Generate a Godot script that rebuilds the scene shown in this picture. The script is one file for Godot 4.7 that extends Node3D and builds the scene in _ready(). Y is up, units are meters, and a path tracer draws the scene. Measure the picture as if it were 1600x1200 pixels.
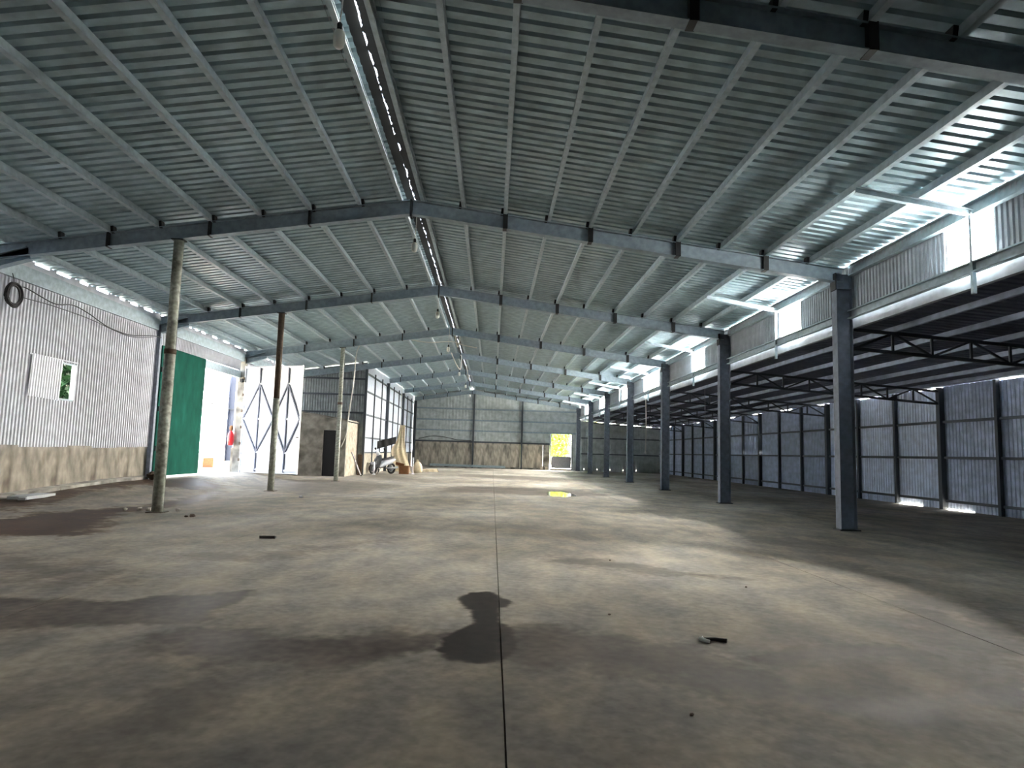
extends Node3D
# An empty steel warehouse. X runs to the right, the hall runs along -Z; "d" below is depth = -z.

const BAY := 6.5
const Z0 := -0.72
const RIDGE := -1.66
const APEX := 5.90          # top of the rafters at the ridge
const SL := 0.152           # slope of the left half of the roof
const SR := 0.125           # slope of the right half
const PUR := 0.12           # purlin height
const XL := -9.45           # inner face of the left wall
const XS := -6.05           # inner face of the narrower hall behind the fifth frame
const XC := 6.52            # row of columns on the right
const XW := 12.75           # outer wall of the low aisle
const NEAR := -7.22
const FAR := 51.28

var M := {}
var taken := {}
var sheet_cache := {}
var rng := RandomNumberGenerator.new()

func D(b: float) -> float: return BAY * b + Z0
func yl(x: float) -> float: return APEX - SL * (RIDGE - x)
func yr(x: float) -> float: return APEX - SR * (x - RIDGE)
func ya(x: float) -> float: return 3.86 - 0.066 * (x - 6.6)      # underside of the aisle roof

func _ready() -> void:
	rng.seed = 7
	setup_view()
	make_materials()
	build_floor()
	build_roof()
	build_frames()
	build_left_wall()
	build_far_end()
	build_clerestory()
	build_aisle()
	build_near_wall()
	build_low_block()
	build_outside()
	build_lamps_and_cables()
	build_clutter()
	build_floor_litter()

# ------------------------------------------------------------------ view, sky, exposure
func setup_view() -> void:
	var cam := Camera3D.new()
	cam.name = "camera"
	cam.fov = rad_to_deg(2.0 * atan(600.0 / 1048.3))
	cam.near = 0.05
	cam.far = 400.0
	cam.basis = Basis(Vector3.UP, -0.0264) * Basis(Vector3.RIGHT, 0.1019) * Basis(Vector3.BACK, 0.0288)
	cam.position = Vector3(0, 1.2357, 0)
	cam.current = true
	add_child(cam)
	var sky_mat := ProceduralSkyMaterial.new()
	sky_mat.sky_top_color = Color(0.86, 0.92, 1.0)
	sky_mat.sky_horizon_color = Color(0.95, 0.97, 1.0)
	sky_mat.ground_horizon_color = Color(0.6, 0.6, 0.58)
	sky_mat.ground_bottom_color = Color(0.5, 0.5, 0.48)
	sky_mat.sky_energy_multiplier = 0.7
	var sky := Sky.new()
	sky.sky_material = sky_mat
	var env := Environment.new()
	env.background_mode = Environment.BG_SKY
	env.sky = sky
	env.background_energy_multiplier = 1.0
	env.ambient_light_source = Environment.AMBIENT_SOURCE_DISABLED
	env.tonemap_mode = Environment.TONE_MAPPER_LINEAR
	env.tonemap_exposure = 23.0
	env.sdfgi_enabled = true
	env.ssao_enabled = true
	env.ssil_enabled = true
	var we := WorldEnvironment.new()
	we.name = "sky_environment"
	we.environment = env
	add_child(we)
	var sun := DirectionalLight3D.new()          # sun behind thick haze, over the aisle side
	sun.name = "sun"
	sun.light_color = Color(1.0, 0.98, 0.94)
	sun.light_energy = 5.0
	sun.light_angular_distance = 60.0
	sun.shadow_enabled = true
	sun.look_at_from_position(Vector3(0.82, 0.45, -0.38) * 60.0, Vector3.ZERO)
	add_child(sun)

# ------------------------------------------------------------------ materials
func noise_tex(base: Color, spread: float, freq: float, seed_: int, tint := Color(0, 0, 0), tint_share := 0.0, stretch := Vector2(1, 1)) -> ImageTexture:
	var n := FastNoiseLite.new()
	n.seed = seed_
	n.frequency = freq
	n.fractal_octaves = 5
	var s := 256
	var g := n.get_seamless_image(s, s)
	var n2 := FastNoiseLite.new()
	n2.seed = seed_ + 50
	n2.frequency = freq * 0.45
	n2.fractal_octaves = 3
	var g2 := n2.get_seamless_image(s, s)
	var im := Image.create(s, s, false, Image.FORMAT_RGB8)
	for y in s:
		for x in s:
			var sx := int(x * stretch.x) % s
			var sy := int(y * stretch.y) % s
			var v := 1.0 + (g.get_pixel(sx, sy).r - 0.5) * 2.0 * spread
			var c := Color(base.r * v, base.g * v, base.b * v)
			if tint_share > 0.0:
				var t := clampf((g2.get_pixel(sx, sy).r - (1.0 - tint_share)) * 2.2, 0.0, 0.85)
				c = c.lerp(Color(tint.r * v, tint.g * v, tint.b * v), t)
			im.set_pixel(x, y, c)
	return ImageTexture.create_from_image(im)

func mat(key: String, base: Color, rough := 0.7, metal := 0.0, spread := 0.12, freq := 0.02, scale := 1.0, tint := Color(0, 0, 0), tint_share := 0.0, stretch := Vector2(1, 1)) -> StandardMaterial3D:
	var m := StandardMaterial3D.new()
	m.resource_name = key
	m.roughness = rough
	m.metallic = metal
	m.cull_mode = BaseMaterial3D.CULL_DISABLED
	if spread > 0.0:
		m.albedo_texture = noise_tex(base, spread, freq, hash(key) % 1000, tint, tint_share, stretch)
		m.uv1_triplanar = true
		m.uv1_world_triplanar = true
		m.uv1_scale = Vector3.ONE * scale
	else:
		m.albedo_color = base
	M[key] = m
	return m

func make_materials() -> void:
	mat("roof_sheet", Color(0.58, 0.66, 0.69), 0.45, 0.35, 0.14, 0.02, 0.5)
	mat("purlin", Color(0.63, 0.69, 0.72), 0.5, 0.15, 0.10, 0.03, 0.8)
	mat("rafter", Color(0.53, 0.59, 0.63), 0.55, 0.1, 0.10, 0.03, 0.8)
	mat("plate", Color(0.12, 0.13, 0.14), 0.6, 0.1, 0.0)
	mat("column", Color(0.43, 0.46, 0.51), 0.55, 0.1, 0.12, 0.03, 0.7)
	mat("wall_sheet", Color(0.75, 0.76, 0.79), 0.6, 0.0, 0.08, 0.02, 0.5)
	mat("high_sheet", Color(0.66, 0.68, 0.71), 0.6, 0.0, 0.10, 0.02, 0.5)
	mat("dull_sheet", Color(0.54, 0.57, 0.58), 0.4, 0.45, 0.14, 0.02, 0.5)
	mat("far_sheet", Color(0.68, 0.71, 0.71), 0.55, 0.1, 0.12, 0.02, 0.4)
	mat("blue_sheet", Color(0.78, 0.81, 0.86), 0.6, 0.0, 0.06, 0.02, 0.5)
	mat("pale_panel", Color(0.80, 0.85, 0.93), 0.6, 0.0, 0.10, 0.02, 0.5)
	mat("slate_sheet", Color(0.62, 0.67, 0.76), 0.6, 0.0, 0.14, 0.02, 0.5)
	mat("backer_coat", Color(0.36, 0.38, 0.45), 0.7, 0.0, 0.12, 0.02, 0.5)  # dark tone standing in for shade under the aisle roof
	mat("ridge_metal", Color(0.22, 0.23, 0.24), 0.7, 0.0, 0.0)
	mat("aisle_sheet", Color(0.86, 0.87, 0.88), 0.38, 0.85, 0.12, 0.02, 0.5)
	mat("navy_paint", Color(0.06, 0.07, 0.10), 0.7, 0.0, 0.0)  # shade inside the low block doorway, put into the colour
	mat("girt", Color(0.24, 0.27, 0.30), 0.6, 0.1, 0.0)
	mat("concrete", Color(0.52, 0.495, 0.45), 0.9, 0.0, 0.22, 0.02, 0.35, Color(0.33, 0.29, 0.25), 0.42, Vector2(2, 1))
	mat("grey_concrete", Color(0.55, 0.54, 0.51), 0.85, 0.0, 0.22, 0.02, 0.4, Color(0.33, 0.31, 0.29), 0.45)
	mat("plaster", Color(0.62, 0.59, 0.53), 0.85, 0.0, 0.15, 0.03, 0.5, Color(0.45, 0.40, 0.36), 0.38)
	mat("far_concrete", Color(0.66, 0.63, 0.58), 0.85, 0.0, 0.2, 0.02, 0.25, Color(0.38, 0.38, 0.36), 0.42, Vector2(3, 1))
	mat("green_paint", Color(0.09, 0.30, 0.25), 0.9, 0.0, 0.12, 0.015, 0.3, Color(0.11, 0.34, 0.29), 0.40, Vector2(2, 1))
	mat("white_paint", Color(0.87, 0.88, 0.91), 0.5, 0.0, 0.05, 0.02, 0.4)
	mat("bar_paint", Color(0.28, 0.30, 0.36), 0.55, 0.1, 0.0)
	mat("pipe", Color(0.60, 0.61, 0.57), 0.6, 0.05, 0.25, 0.05, 0.9, Color(0.24, 0.22, 0.19), 0.42)
	mat("rust_pipe", Color(0.30, 0.24, 0.19), 0.75, 0.05, 0.3, 0.05, 0.9)
	mat("white_plastic", Color(0.85, 0.85, 0.84), 0.35, 0.0, 0.0)
	mat("bulb_glass", Color(0.95, 0.95, 0.92), 0.3, 0.0, 0.0)
	mat("black_rubber", Color(0.05, 0.05, 0.055), 0.6, 0.0, 0.0)
	mat("black_wire", Color(0.06, 0.06, 0.06), 0.5, 0.0, 0.0)
	mat("white_wire", Color(0.78, 0.77, 0.73), 0.5, 0.0, 0.0)
	mat("cream_cloth", Color(0.84, 0.78, 0.66), 0.9, 0.0, 0.08, 0.03, 1.0)
	mat("cardboard", Color(0.48, 0.33, 0.21), 0.9, 0.0, 0.08, 0.03, 1.0)
	mat("red_plastic", Color(0.75, 0.12, 0.14), 0.4, 0.0, 0.0)
	mat("pink_plastic", Color(0.82, 0.45, 0.42), 0.4, 0.0, 0.0)
	mat("grey_paint", Color(0.52, 0.53, 0.56), 0.5, 0.0, 0.08, 0.03, 0.8)
	mat("silver_paint", Color(0.42, 0.43, 0.45), 0.35, 0.2, 0.0)
	mat("bark", Color(0.25, 0.20, 0.14), 0.9, 0.0, 0.0)
	mat("yard", Color(0.55, 0.53, 0.49), 0.9, 0.0, 0.12, 0.02, 0.3)
	mat("pale_yard", Color(0.80, 0.80, 0.78), 0.9, 0.0, 0.06, 0.02, 0.05)  # kept light so the ground beyond the aisle throws sun upward
	mat("white_wall", Color(0.66, 0.67, 0.68), 0.8, 0.0, 0.05, 0.02, 0.2)
	mat("stone", Color(0.66, 0.64, 0.60), 0.9, 0.0, 0.15, 0.05, 3.0)
	var leaf := mat("leaf", Color(0.58, 0.66, 0.26), 0.7, 0.0, 0.0)
	leaf.backlight = Color(0.25, 0.3, 0.08)
	var dark_leaf := mat("dark_leaf", Color(0.10, 0.24, 0.10), 0.6, 0.0, 0.0)
	dark_leaf.backlight = Color(0.05, 0.1, 0.03)
	M.green_paint.metallic_specular = 0.2
	var water := mat("water", Color(0.16, 0.15, 0.12), 0.04, 0.0, 0.0)
	water.metallic_specular = 0.6

# ------------------------------------------------------------------ node helpers
func numbered(called: String) -> String:
	var n: int = taken.get(called, 0)
	taken[called] = n + 1
	return called if n == 0 else "%s_%03d" % [called, n]

func thing(called: String, label: String, category: String, at := Vector3.ZERO, group := "") -> Node3D:
	var o := Node3D.new()
	o.name = numbered(called)
	add_child(o)
	o.position = at
	tag(o, label, category, group)
	return o

func tag(o: Node, label: String, category: String, group := "") -> void:
	o.set_meta("label", label)
	o.set_meta("category", category)
	if group: o.set_meta("group", group)

func struct(called: String, label: String, category: String) -> Node3D:
	var o := thing(called, label, category)
	o.set_meta("kind", "structure")
	return o

func part(parent: Node, called: String, mesh: Mesh, m: Material, xf := Transform3D()) -> MeshInstance3D:
	var o := MeshInstance3D.new()
	o.name = called
	o.mesh = mesh
	o.material_override = m
	o.transform = xf
	parent.add_child(o, true)
	return o

func new_st() -> SurfaceTool:
	var st := SurfaceTool.new()
	st.begin(Mesh.PRIMITIVE_TRIANGLES)
	st.set_smooth_group(-1)
	return st

func done(st: SurfaceTool) -> ArrayMesh:
	st.generate_normals()
	return st.commit()

func quad(st: SurfaceTool, a: Vector3, b: Vector3, c: Vector3, e: Vector3) -> void:
	for v in [a, b, c, a, c, e]: st.add_vertex(v)

func box(st: SurfaceTool, c: Vector3, s: Vector3, bs := Basis()) -> void:
	var h := s * 0.5
	var p: Array[Vector3] = []
	for i in 8:
		p.append(c + bs * Vector3(h.x if i & 1 else -h.x, h.y if i & 2 else -h.y, h.z if i & 4 else -h.z))
	quad(st, p[0], p[1], p[3], p[2]); quad(st, p[5], p[4], p[6], p[7])
	quad(st, p[4], p[0], p[2], p[6]); quad(st, p[1], p[5], p[7], p[3])
	quad(st, p[2], p[3], p[7], p[6]); quad(st, p[4], p[5], p[1], p[0])

func box_mesh(s: Vector3) -> ArrayMesh:
	var st := new_st()
	box(st, Vector3.ZERO, s)
	return done(st)

func box_part(parent: Node, called: String, lo: Vector3, hi: Vector3, m: Material) -> MeshInstance3D:
	return part(parent, called, box_mesh((hi - lo).abs()), m, Transform3D(Basis(), (lo + hi) * 0.5))

func bar(st: SurfaceTool, a: Vector3, b: Vector3, w: float, h: float, up := Vector3.UP) -> void:
	var y := (b - a).normalized()
	if absf(y.dot(up)) > 0.99: up = Vector3.RIGHT
	var x := y.cross(up).normalized()
	var z := x.cross(y)
	box(st, (a + b) * 0.5, Vector3(w, (b - a).length(), h), Basis(x, y, z))

func bar_part(parent: Node, called: String, a: Vector3, b: Vector3, w: float, h: float, m: Material, up := Vector3.UP) -> MeshInstance3D:
	var y := (b - a).normalized()
	if absf(y.dot(up)) > 0.99: up = Vector3.RIGHT
	var x := y.cross(up).normalized()
	var z := x.cross(y)
	return part(parent, called, box_mesh(Vector3(w, (b - a).length(), h)), m, Transform3D(Basis(x, y, z), (a + b) * 0.5))

func tube(st: SurfaceTool, pts: Array, r: float, sides := 8, r_end := -1.0) -> void:
	st.set_smooth_group(1)
	var rings := []
	var up := Vector3(0.13, 0.9, 0.41).normalized()
	for i in pts.size():
		var t: Vector3 = (pts[mini(i + 1, pts.size() - 1)] - pts[maxi(i - 1, 0)]).normalized()
		var x := t.cross(up).normalized()
		var y := x.cross(t)
		var rr := r if r_end < 0.0 else lerpf(r, r_end, float(i) / (pts.size() - 1))
		var ring: Array[Vector3] = []
		for k in sides:
			var a := TAU * k / sides
			ring.append(pts[i] + (x * cos(a) + y * sin(a)) * rr)
		rings.append(ring)
	for i in pts.size() - 1:
		for k in sides:
			var k2 := (k + 1) % sides
			quad(st, rings[i][k], rings[i][k2], rings[i + 1][k2], rings[i + 1][k])
	for k in range(1, sides - 1):
		for v in [rings[0][0], rings[0][k + 1], rings[0][k]]: st.add_vertex(v)
		for v in [rings[-1][0], rings[-1][k], rings[-1][k + 1]]: st.add_vertex(v)
	st.set_smooth_group(-1)

func tube_mesh(pts: Array, r: float, sides := 8, r_end := -1.0) -> ArrayMesh:
	var st := new_st()
	tube(st, pts, r, sides, r_end)
	return done(st)

func curve(pts: Array, n := 6) -> Array:
	var c := Curve3D.new()
	for i in pts.size():
		var t: Vector3 = (pts[mini(i + 1, pts.size() - 1)] - pts[maxi(i - 1, 0)]) / 6.0
		c.add_point(pts[i], -t, t)
	var out := []
	for i in pts.size() - 1:
		for k in n: out.append(c.sample(i, float(k) / n))
	out.append(pts[-1])
	return out

func lathe(profile: Array, sides := 14) -> ArrayMesh:
	var st := new_st()
	st.set_smooth_group(1)
	for i in profile.size() - 1:
		var p: Vector2 = profile[i]
		var q: Vector2 = profile[i + 1]
		for k in sides:
			var a := TAU * k / sides
			var b := TAU * (k + 1) / sides
			quad(st, Vector3(p.x * cos(a), p.y, p.x * sin(a)), Vector3(q.x * cos(a), q.y, q.x * sin(a)), Vector3(q.x * cos(b), q.y, q.x * sin(b)), Vector3(p.x * cos(b), p.y, p.x * sin(b)))
	return done(st)

# A corrugated sheet: width along x, length along y, relief towards +z. Cells listed in "holes" as [rib, from y, to y] are left open.
func sheet(width: float, length: float, pitch: float, rib_w: float, rib_h: float, holes := []) -> ArrayMesh:
	var key := "%.3f_%.3f_%.3f_%.3f_%s" % [width, length, pitch, rib_h, str(holes)]
	if sheet_cache.has(key): return sheet_cache[key]
	var n := maxi(1, roundi(width / pitch))
	var p := width / n
	var prof := PackedVector2Array()
	var sl := minf(rib_h * 0.6, p * 0.15)
	for i in n:
		var x0 := i * p
		prof.append(Vector2(x0, 0))
		prof.append(Vector2(x0 + (p - rib_w) * 0.5 - sl, 0))
		prof.append(Vector2(x0 + (p - rib_w) * 0.5, rib_h))
		prof.append(Vector2(x0 + (p + rib_w) * 0.5, rib_h))
		prof.append(Vector2(x0 + (p + rib_w) * 0.5 + sl, 0))
	prof.append(Vector2(width - 0.001, 0.0))
	prof.append(Vector2(width + 0.014, 0.004))
	var st := new_st()
	for i in prof.size() - 1:
		var a := prof[i]
		var b := prof[i + 1]
		if b.x - a.x < 0.0005: continue
		var cuts := [0.0]
		for h in holes:
			if h[0] == i / 5 and i % 5 == 0: cuts.append_array([h[1], h[2]])
		cuts.append(length)
		for k in range(0, cuts.size(), 2):
			var y0: float = cuts[k]
			var y1: float = cuts[k + 1]
			quad(st, Vector3(a.x, y0, a.y), Vector3(a.x, y1, a.y), Vector3(b.x, y1, b.y), Vector3(b.x, y0, b.y))
	var m := done(st)
	sheet_cache[key] = m
	return m

# Upright sheet in a wall that runs along the hall (at x, from depth d0, ribs towards +x or -x).
func side_sheet(parent: Node, x: float, d0: float, width: float, y0: float, y1: float, face: float, m: Material, pitch := 0.1, rib_h := 0.026, holes := [], called := "wall_sheet") -> MeshInstance3D:
	return part(parent, called, sheet(width, y1 - y0, pitch, pitch * 0.35, rib_h, holes), m, Transform3D(Basis(Vector3(0, 0, -face), Vector3.UP, Vector3(face, 0, 0)), Vector3(x, y0, -d0 if face > 0.0 else -d0 - width)))

# Upright sheet in a wall that crosses the hall.
func cross_sheet(parent: Node, x0: float, d: float, width: float, y0: float, y1: float, m: Material, pitch := 0.13, rib_h := 0.02, holes := [], called := "wall_sheet") -> MeshInstance3D:
	return part(parent, called, sheet(width, y1 - y0, pitch, pitch * 0.35, rib_h, holes), m, Transform3D(Basis(Vector3.RIGHT, Vector3.UP, Vector3.BACK), Vector3(x0, y0, -d)))

# Steel I section from a to b; "up" is the direction of the web.
func i_beam(st: SurfaceTool, a: Vector3, b: Vector3, depth: float, flange: float, up: Vector3, t := 0.012) -> void:
	var y := (b - a).normalized()
	var x := y.cross(up).normalized()
	var z := x.cross(y)
	var bs := Basis(x, y, z)
	var l := (b - a).length()
	var c := (a + b) * 0.5
	box(st, c, Vector3(t, l, depth - 2.0 * t), bs)
	box(st, c + z * (depth - t) * 0.5, Vector3(flange, l, t), bs)
	box(st, c - z * (depth - t) * 0.5, Vector3(flange, l, t), bs)

# C section along the hall, its web upright on the side "face".
func c_section(st: SurfaceTool, x: float, y: float, d0: float, d1: float, h: float, w: float, face: float, tilt: float) -> void:
	var bs := Basis(Vector3.BACK, tilt)
	var l := d1 - d0
	var c := Vector3(x, y, -(d0 + d1) * 0.5)
	var t := 0.006
	box(st, c + bs * Vector3(-face * (w - t) * 0.5, 0, 0), Vector3(t, h, l), bs)
	box(st, c + bs * Vector3(0, h * 0.5 - t * 0.5, 0), Vector3(w, t, l), bs)
	box(st, c + bs * Vector3(0, -h * 0.5 + t * 0.5, 0), Vector3(w, t, l), bs)
	box(st, c + bs * Vector3(face * (w - t) * 0.5, -h * 0.5 + 0.012, 0), Vector3(t, 0.02, l), bs)
	box(st, c + bs * Vector3(face * (w - t) * 0.5, h * 0.5 - 0.012, 0), Vector3(t, 0.02, l), bs)

# ------------------------------------------------------------------ floor
func floor_height(x: float, d: float) -> float:      # the slab rises a little towards the gate in the left wall
	var e := smoothstep(-7.0, -9.3, x)
	var g := smoothstep(10.5, 18.0, d) * (1.0 - smoothstep(26.0, 29.0, d))
	return 0.24 * e * g

func poly_distance(p: Vector2, poly: PackedVector2Array) -> float:    # negative inside
	var best := 1e9
	var inside := false
	var n := poly.size()
	var j := n - 1
	for i in n:
		var a := poly[j]
		var b := poly[i]
		var ab := b - a
		var t := clampf((p - a).dot(ab) / maxf(ab.length_squared(), 1e-9), 0.0, 1.0)
		best = minf(best, p.distance_squared_to(a + ab * t))
		if (a.y > p.y) != (b.y > p.y) and p.x < (b.x - a.x) * (p.y - a.y) / (b.y - a.y) + a.x: inside = not inside
		j = i
	return -sqrt(best) if inside else sqrt(best)

# Damp and dirt marks on the slab: outline (x, depth), colour, strength, softness in metres.
func stains() -> Array:
	var dirt := Color(0.20, 0.125, 0.075)
	var damp := Color(0.31, 0.28, 0.255)
	var wet := Color(0.13, 0.105, 0.09)
	return [
		[[-7.44, 10.57, -7.55, 11.61, -7.12, 12.5, -6.68, 13.68, -6.89, 15.87, -7.1, 18.05, -6.21, 14.9, -6.23, 12.78, -6.42, 12.06, -6.29, 11.29, -5.4, 9.53, -5.47, 9.08, -6.13, 8.75, -8.0, 9.2], dirt, 0.92, 0.25],
		[[-9.2, 12.3, -9.3, 14.45, -9.3, 16.29, -9.4, 19.77, -9.05, 20.78, -7.61, 19.35, -7.72, 17.76, -8.6, 17.15, -8.89, 14.86, -8.43, 12.93, -8.36, 11.86], dirt, 0.85, 0.3],
		[[-3.97, 5.45, -3.29, 5.45, -2.79, 5.44, -2.68, 5.66, -2.29, 5.78, -2.03, 5.96, -2.0, 5.57, -2.0, 5.2, -1.98, 4.84, -2.43, 4.77, -2.82, 4.7, -3.17, 4.61, -3.8, 4.5], damp, 0.98, 0.06],
		[[-2.06, 4.4, -2.06, 4.65, -1.98, 4.81, -1.8, 4.76, -1.53, 4.65, -1.26, 4.46, -1.0, 4.57, -0.7, 4.76, -0.26, 4.75, -0.28, 4.39, -0.6, 4.11, -0.93, 3.97, -1.3, 4.0, -1.61, 4.04, -1.87, 4.22], damp, 0.95, 0.12],
		[[-0.25, 5.82, -0.15, 6.07, 0.02, 6.14, 0.09, 5.99, 0.18, 5.75, 0.15, 5.56, 0.09, 5.51, 0.1, 5.1, 0.18, 4.79, 0.18, 4.45, 0.1, 4.18, -0.05, 4.08, -0.22, 4.15, -0.32, 4.34, -0.29, 4.56, -0.18, 4.81, -0.09, 5.08, -0.12, 5.38, -0.2, 5.59], wet, 0.95, 0.03],
		[[0.1, 4.9, 0.46, 4.98, 0.76, 4.8, 1.02, 4.59, 1.34, 4.51, 1.55, 4.27, 1.57, 3.92, 1.68, 3.67, 2.18, 3.65, 2.65, 3.73, 3.15, 3.99, 2.79, 3.55, 2.29, 3.4, 1.91, 3.3, 1.74, 3.45, 1.44, 3.52, 1.18, 3.74, 0.88, 3.93, 0.53, 4.08, 0.16, 4.16], damp, 0.75, 0.16],
		[[1.7, 4.28, 2.13, 4.56, 2.55, 4.7, 2.86, 4.62, 2.9, 4.47, 2.62, 4.37, 2.25, 4.3, 1.89, 4.22], damp, 0.75, 0.1],
		[[3.58, 5.85, 3.91, 5.76, 3.93, 5.34, 3.87, 4.88, 3.6, 4.5, 3.27, 4.14, 3.22, 4.39, 3.17, 4.75, 3.26, 5.18], damp, 0.6, 0.2],
		[[0.67, 8.33, 1.2, 8.22, 1.74, 7.83, 2.2, 7.4, 2.66, 7.12, 2.13, 7.16, 1.62, 7.32, 1.12, 7.65, 0.71, 7.9], damp, 0.55, 0.15],
		[[4.19, 10.92, 4.83, 10.73, 5.3, 9.87, 5.56, 9.35, 5.43, 8.99, 4.86, 9.06, 4.34, 9.64, 4.03, 10.27], damp, 0.75, 0.2],
		[[-1.66, 22.78, -0.18, 24.4, 1.92, 23.6, 3.55, 22.0, 3.86, 21.1, 2.37, 19.8, 0.94, 20.2, -0.12, 20.4, -1.23, 20.9], damp, 0.7, 0.35],
		[[-3.46, 7.76, -2.58, 8.1, -2.01, 8.86, -1.15, 9.83, -1.86, 8.22, -2.4, 7.56, -3.11, 7.28], damp, 0.35, 0.25],
		[[-5.25, 7.51, -4.27, 7.03, -3.25, 6.3, -3.51, 5.98, -4.29, 6.17], damp, 0.45, 0.3],
		[[4.46, 8.33, 4.3, 6.91, 4.15, 5.79, 4.09, 5.16, 3.8, 4.79, 3.86, 5.54, 3.95, 6.56, 4.12, 7.82], damp, 0.6, 0.2],
		[[-8.4, 22.0, -7.2, 25.0, -6.05, 26.06, -3.27, 23.63, -3.69, 20.0, -4.82, 18.6, -6.31, 19.0, -7.6, 20.4], damp, 0.5, 0.5],
		[[-1.61, 3.45, -1.44, 3.64, -1.17, 3.52, -1.16, 3.39, -1.29, 3.16, -1.5, 3.01, -1.66, 3.07], damp, 0.35, 0.15],
		[[-1.0, 37.0, 2.0, 36.0, 4.5, 33.0, 3.5, 30.5, 0.5, 31.5, -2.0, 33.5], damp, 0.5, 0.6],
		[[-5.5, 32.0, -3.0, 30.0, -1.5, 27.0, -3.2, 26.0, -5.2, 28.5], damp, 0.4, 0.6],
	]

func floor_texture(x0: float, x1: float, d0: float, d1: float, w: int, h: int) -> Array:
	var big := FastNoiseLite.new(); big.seed = 11; big.frequency = 0.16; big.fractal_octaves = 5
	var mid := FastNoiseLite.new(); mid.seed = 12; mid.frequency = 1.1; mid.fractal_octaves = 4
	var fine := FastNoiseLite.new(); fine.seed = 13; fine.frequency = 9.0; fine.fractal_octaves = 3
	var amount := PackedFloat32Array()
	var r := PackedFloat32Array(); var g := PackedFloat32Array(); var b := PackedFloat32Array()
	amount.resize(w * h); r.resize(w * h); g.resize(w * h); b.resize(w * h)
	for j in h:
		var d := lerpf(d0, d1, (j + 0.5) / h)
		for i in w:
			var x := lerpf(x0, x1, (i + 0.5) / w)
			var n1 := big.get_noise_2d(x * 1.5, d)
			var n2 := mid.get_noise_2d(x * 1.6, d)
			var n3 := fine.get_noise_2d(x, d) + 0.6 * fine.get_noise_2d(x * 4.3 + 40.0, d * 4.3)
			var v := 0.53 + n1 * 0.16 + n2 * 0.10 + n3 * 0.06
			var warm := clampf(0.5 + n2 * 0.7 - n1 * 0.4, 0.0, 1.0)
			var k := j * w + i
			r[k] = v * lerpf(0.99, 1.02, warm)
			g[k] = v * lerpf(0.97, 0.96, warm)
			b[k] = v * lerpf(0.94, 0.86, warm)
	for s in stains():
		var poly := PackedVector2Array()
		var lo := Vector2(1e9, 1e9)
		var hi := Vector2(-1e9, -1e9)
		for k in range(0, s[0].size(), 2):
			var p := Vector2(s[0][k], s[0][k + 1])
			poly.append(p)
			lo = lo.min(p); hi = hi.max(p)
		var soft: float = s[3]
		lo -= Vector2.ONE * soft * 2.0
		hi += Vector2.ONE * soft * 2.0
		var i0 := clampi(int((lo.x - x0) / (x1 - x0) * w), 0, w)
		var i1 := clampi(int((hi.x - x0) / (x1 - x0) * w) + 1, 0, w)
		var j0 := clampi(int((lo.y - d0) / (d1 - d0) * h), 0, h)
		var j1 := clampi(int((hi.y - d0) / (d1 - d0) * h) + 1, 0, h)
		var c: Color = s[1]
		for j in range(j0, j1):
			for i in range(i0, i1):
				var p := Vector2(lerpf(x0, x1, (i + 0.5) / w), lerpf(d0, d1, (j + 0.5) / h))
				var dist := poly_distance(p, poly)
				dist += soft * (mid.get_noise_2d(p.x * 1.7, p.y * 1.7) * 1.6 + fine.get_noise_2d(p.x, p.y) * 0.5)
				var a: float = s[2] * (1.0 - smoothstep(-soft, soft, dist))
				if a <= 0.0: continue
				var k := j * w + i
				var grain := 1.0 + fine.get_noise_2d(p.x + 9.0, p.y) * 0.25 + mid.get_noise_2d(p.x + 5.0, p.y) * 0.35
				r[k] = lerpf(r[k], c.r * grain, a)
				g[k] = lerpf(g[k], c.g * grain, a)
				b[k] = lerpf(b[k], c.b * grain, a)
				amount[k] = maxf(amount[k], a)
	var col := PackedByteArray(); col.resize(w * h * 3)
	var rough := PackedByteArray(); rough.resize(w * h)
	for k in w * h:
		col[k * 3] = clampi(int(r[k] * 255.0), 0, 255)
		col[k * 3 + 1] = clampi(int(g[k] * 255.0), 0, 255)
		col[k * 3 + 2] = clampi(int(b[k] * 255.0), 0, 255)
		rough[k] = clampi(int((0.82 - 0.25 * amount[k]) * 255.0), 0, 255)
	return [ImageTexture.create_from_image(Image.create_from_data(w, h, false, Image.FORMAT_RGB8, col)), ImageTexture.create_from_image(Image.create_from_data(w, h, false, Image.FORMAT_L8, rough))]

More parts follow.
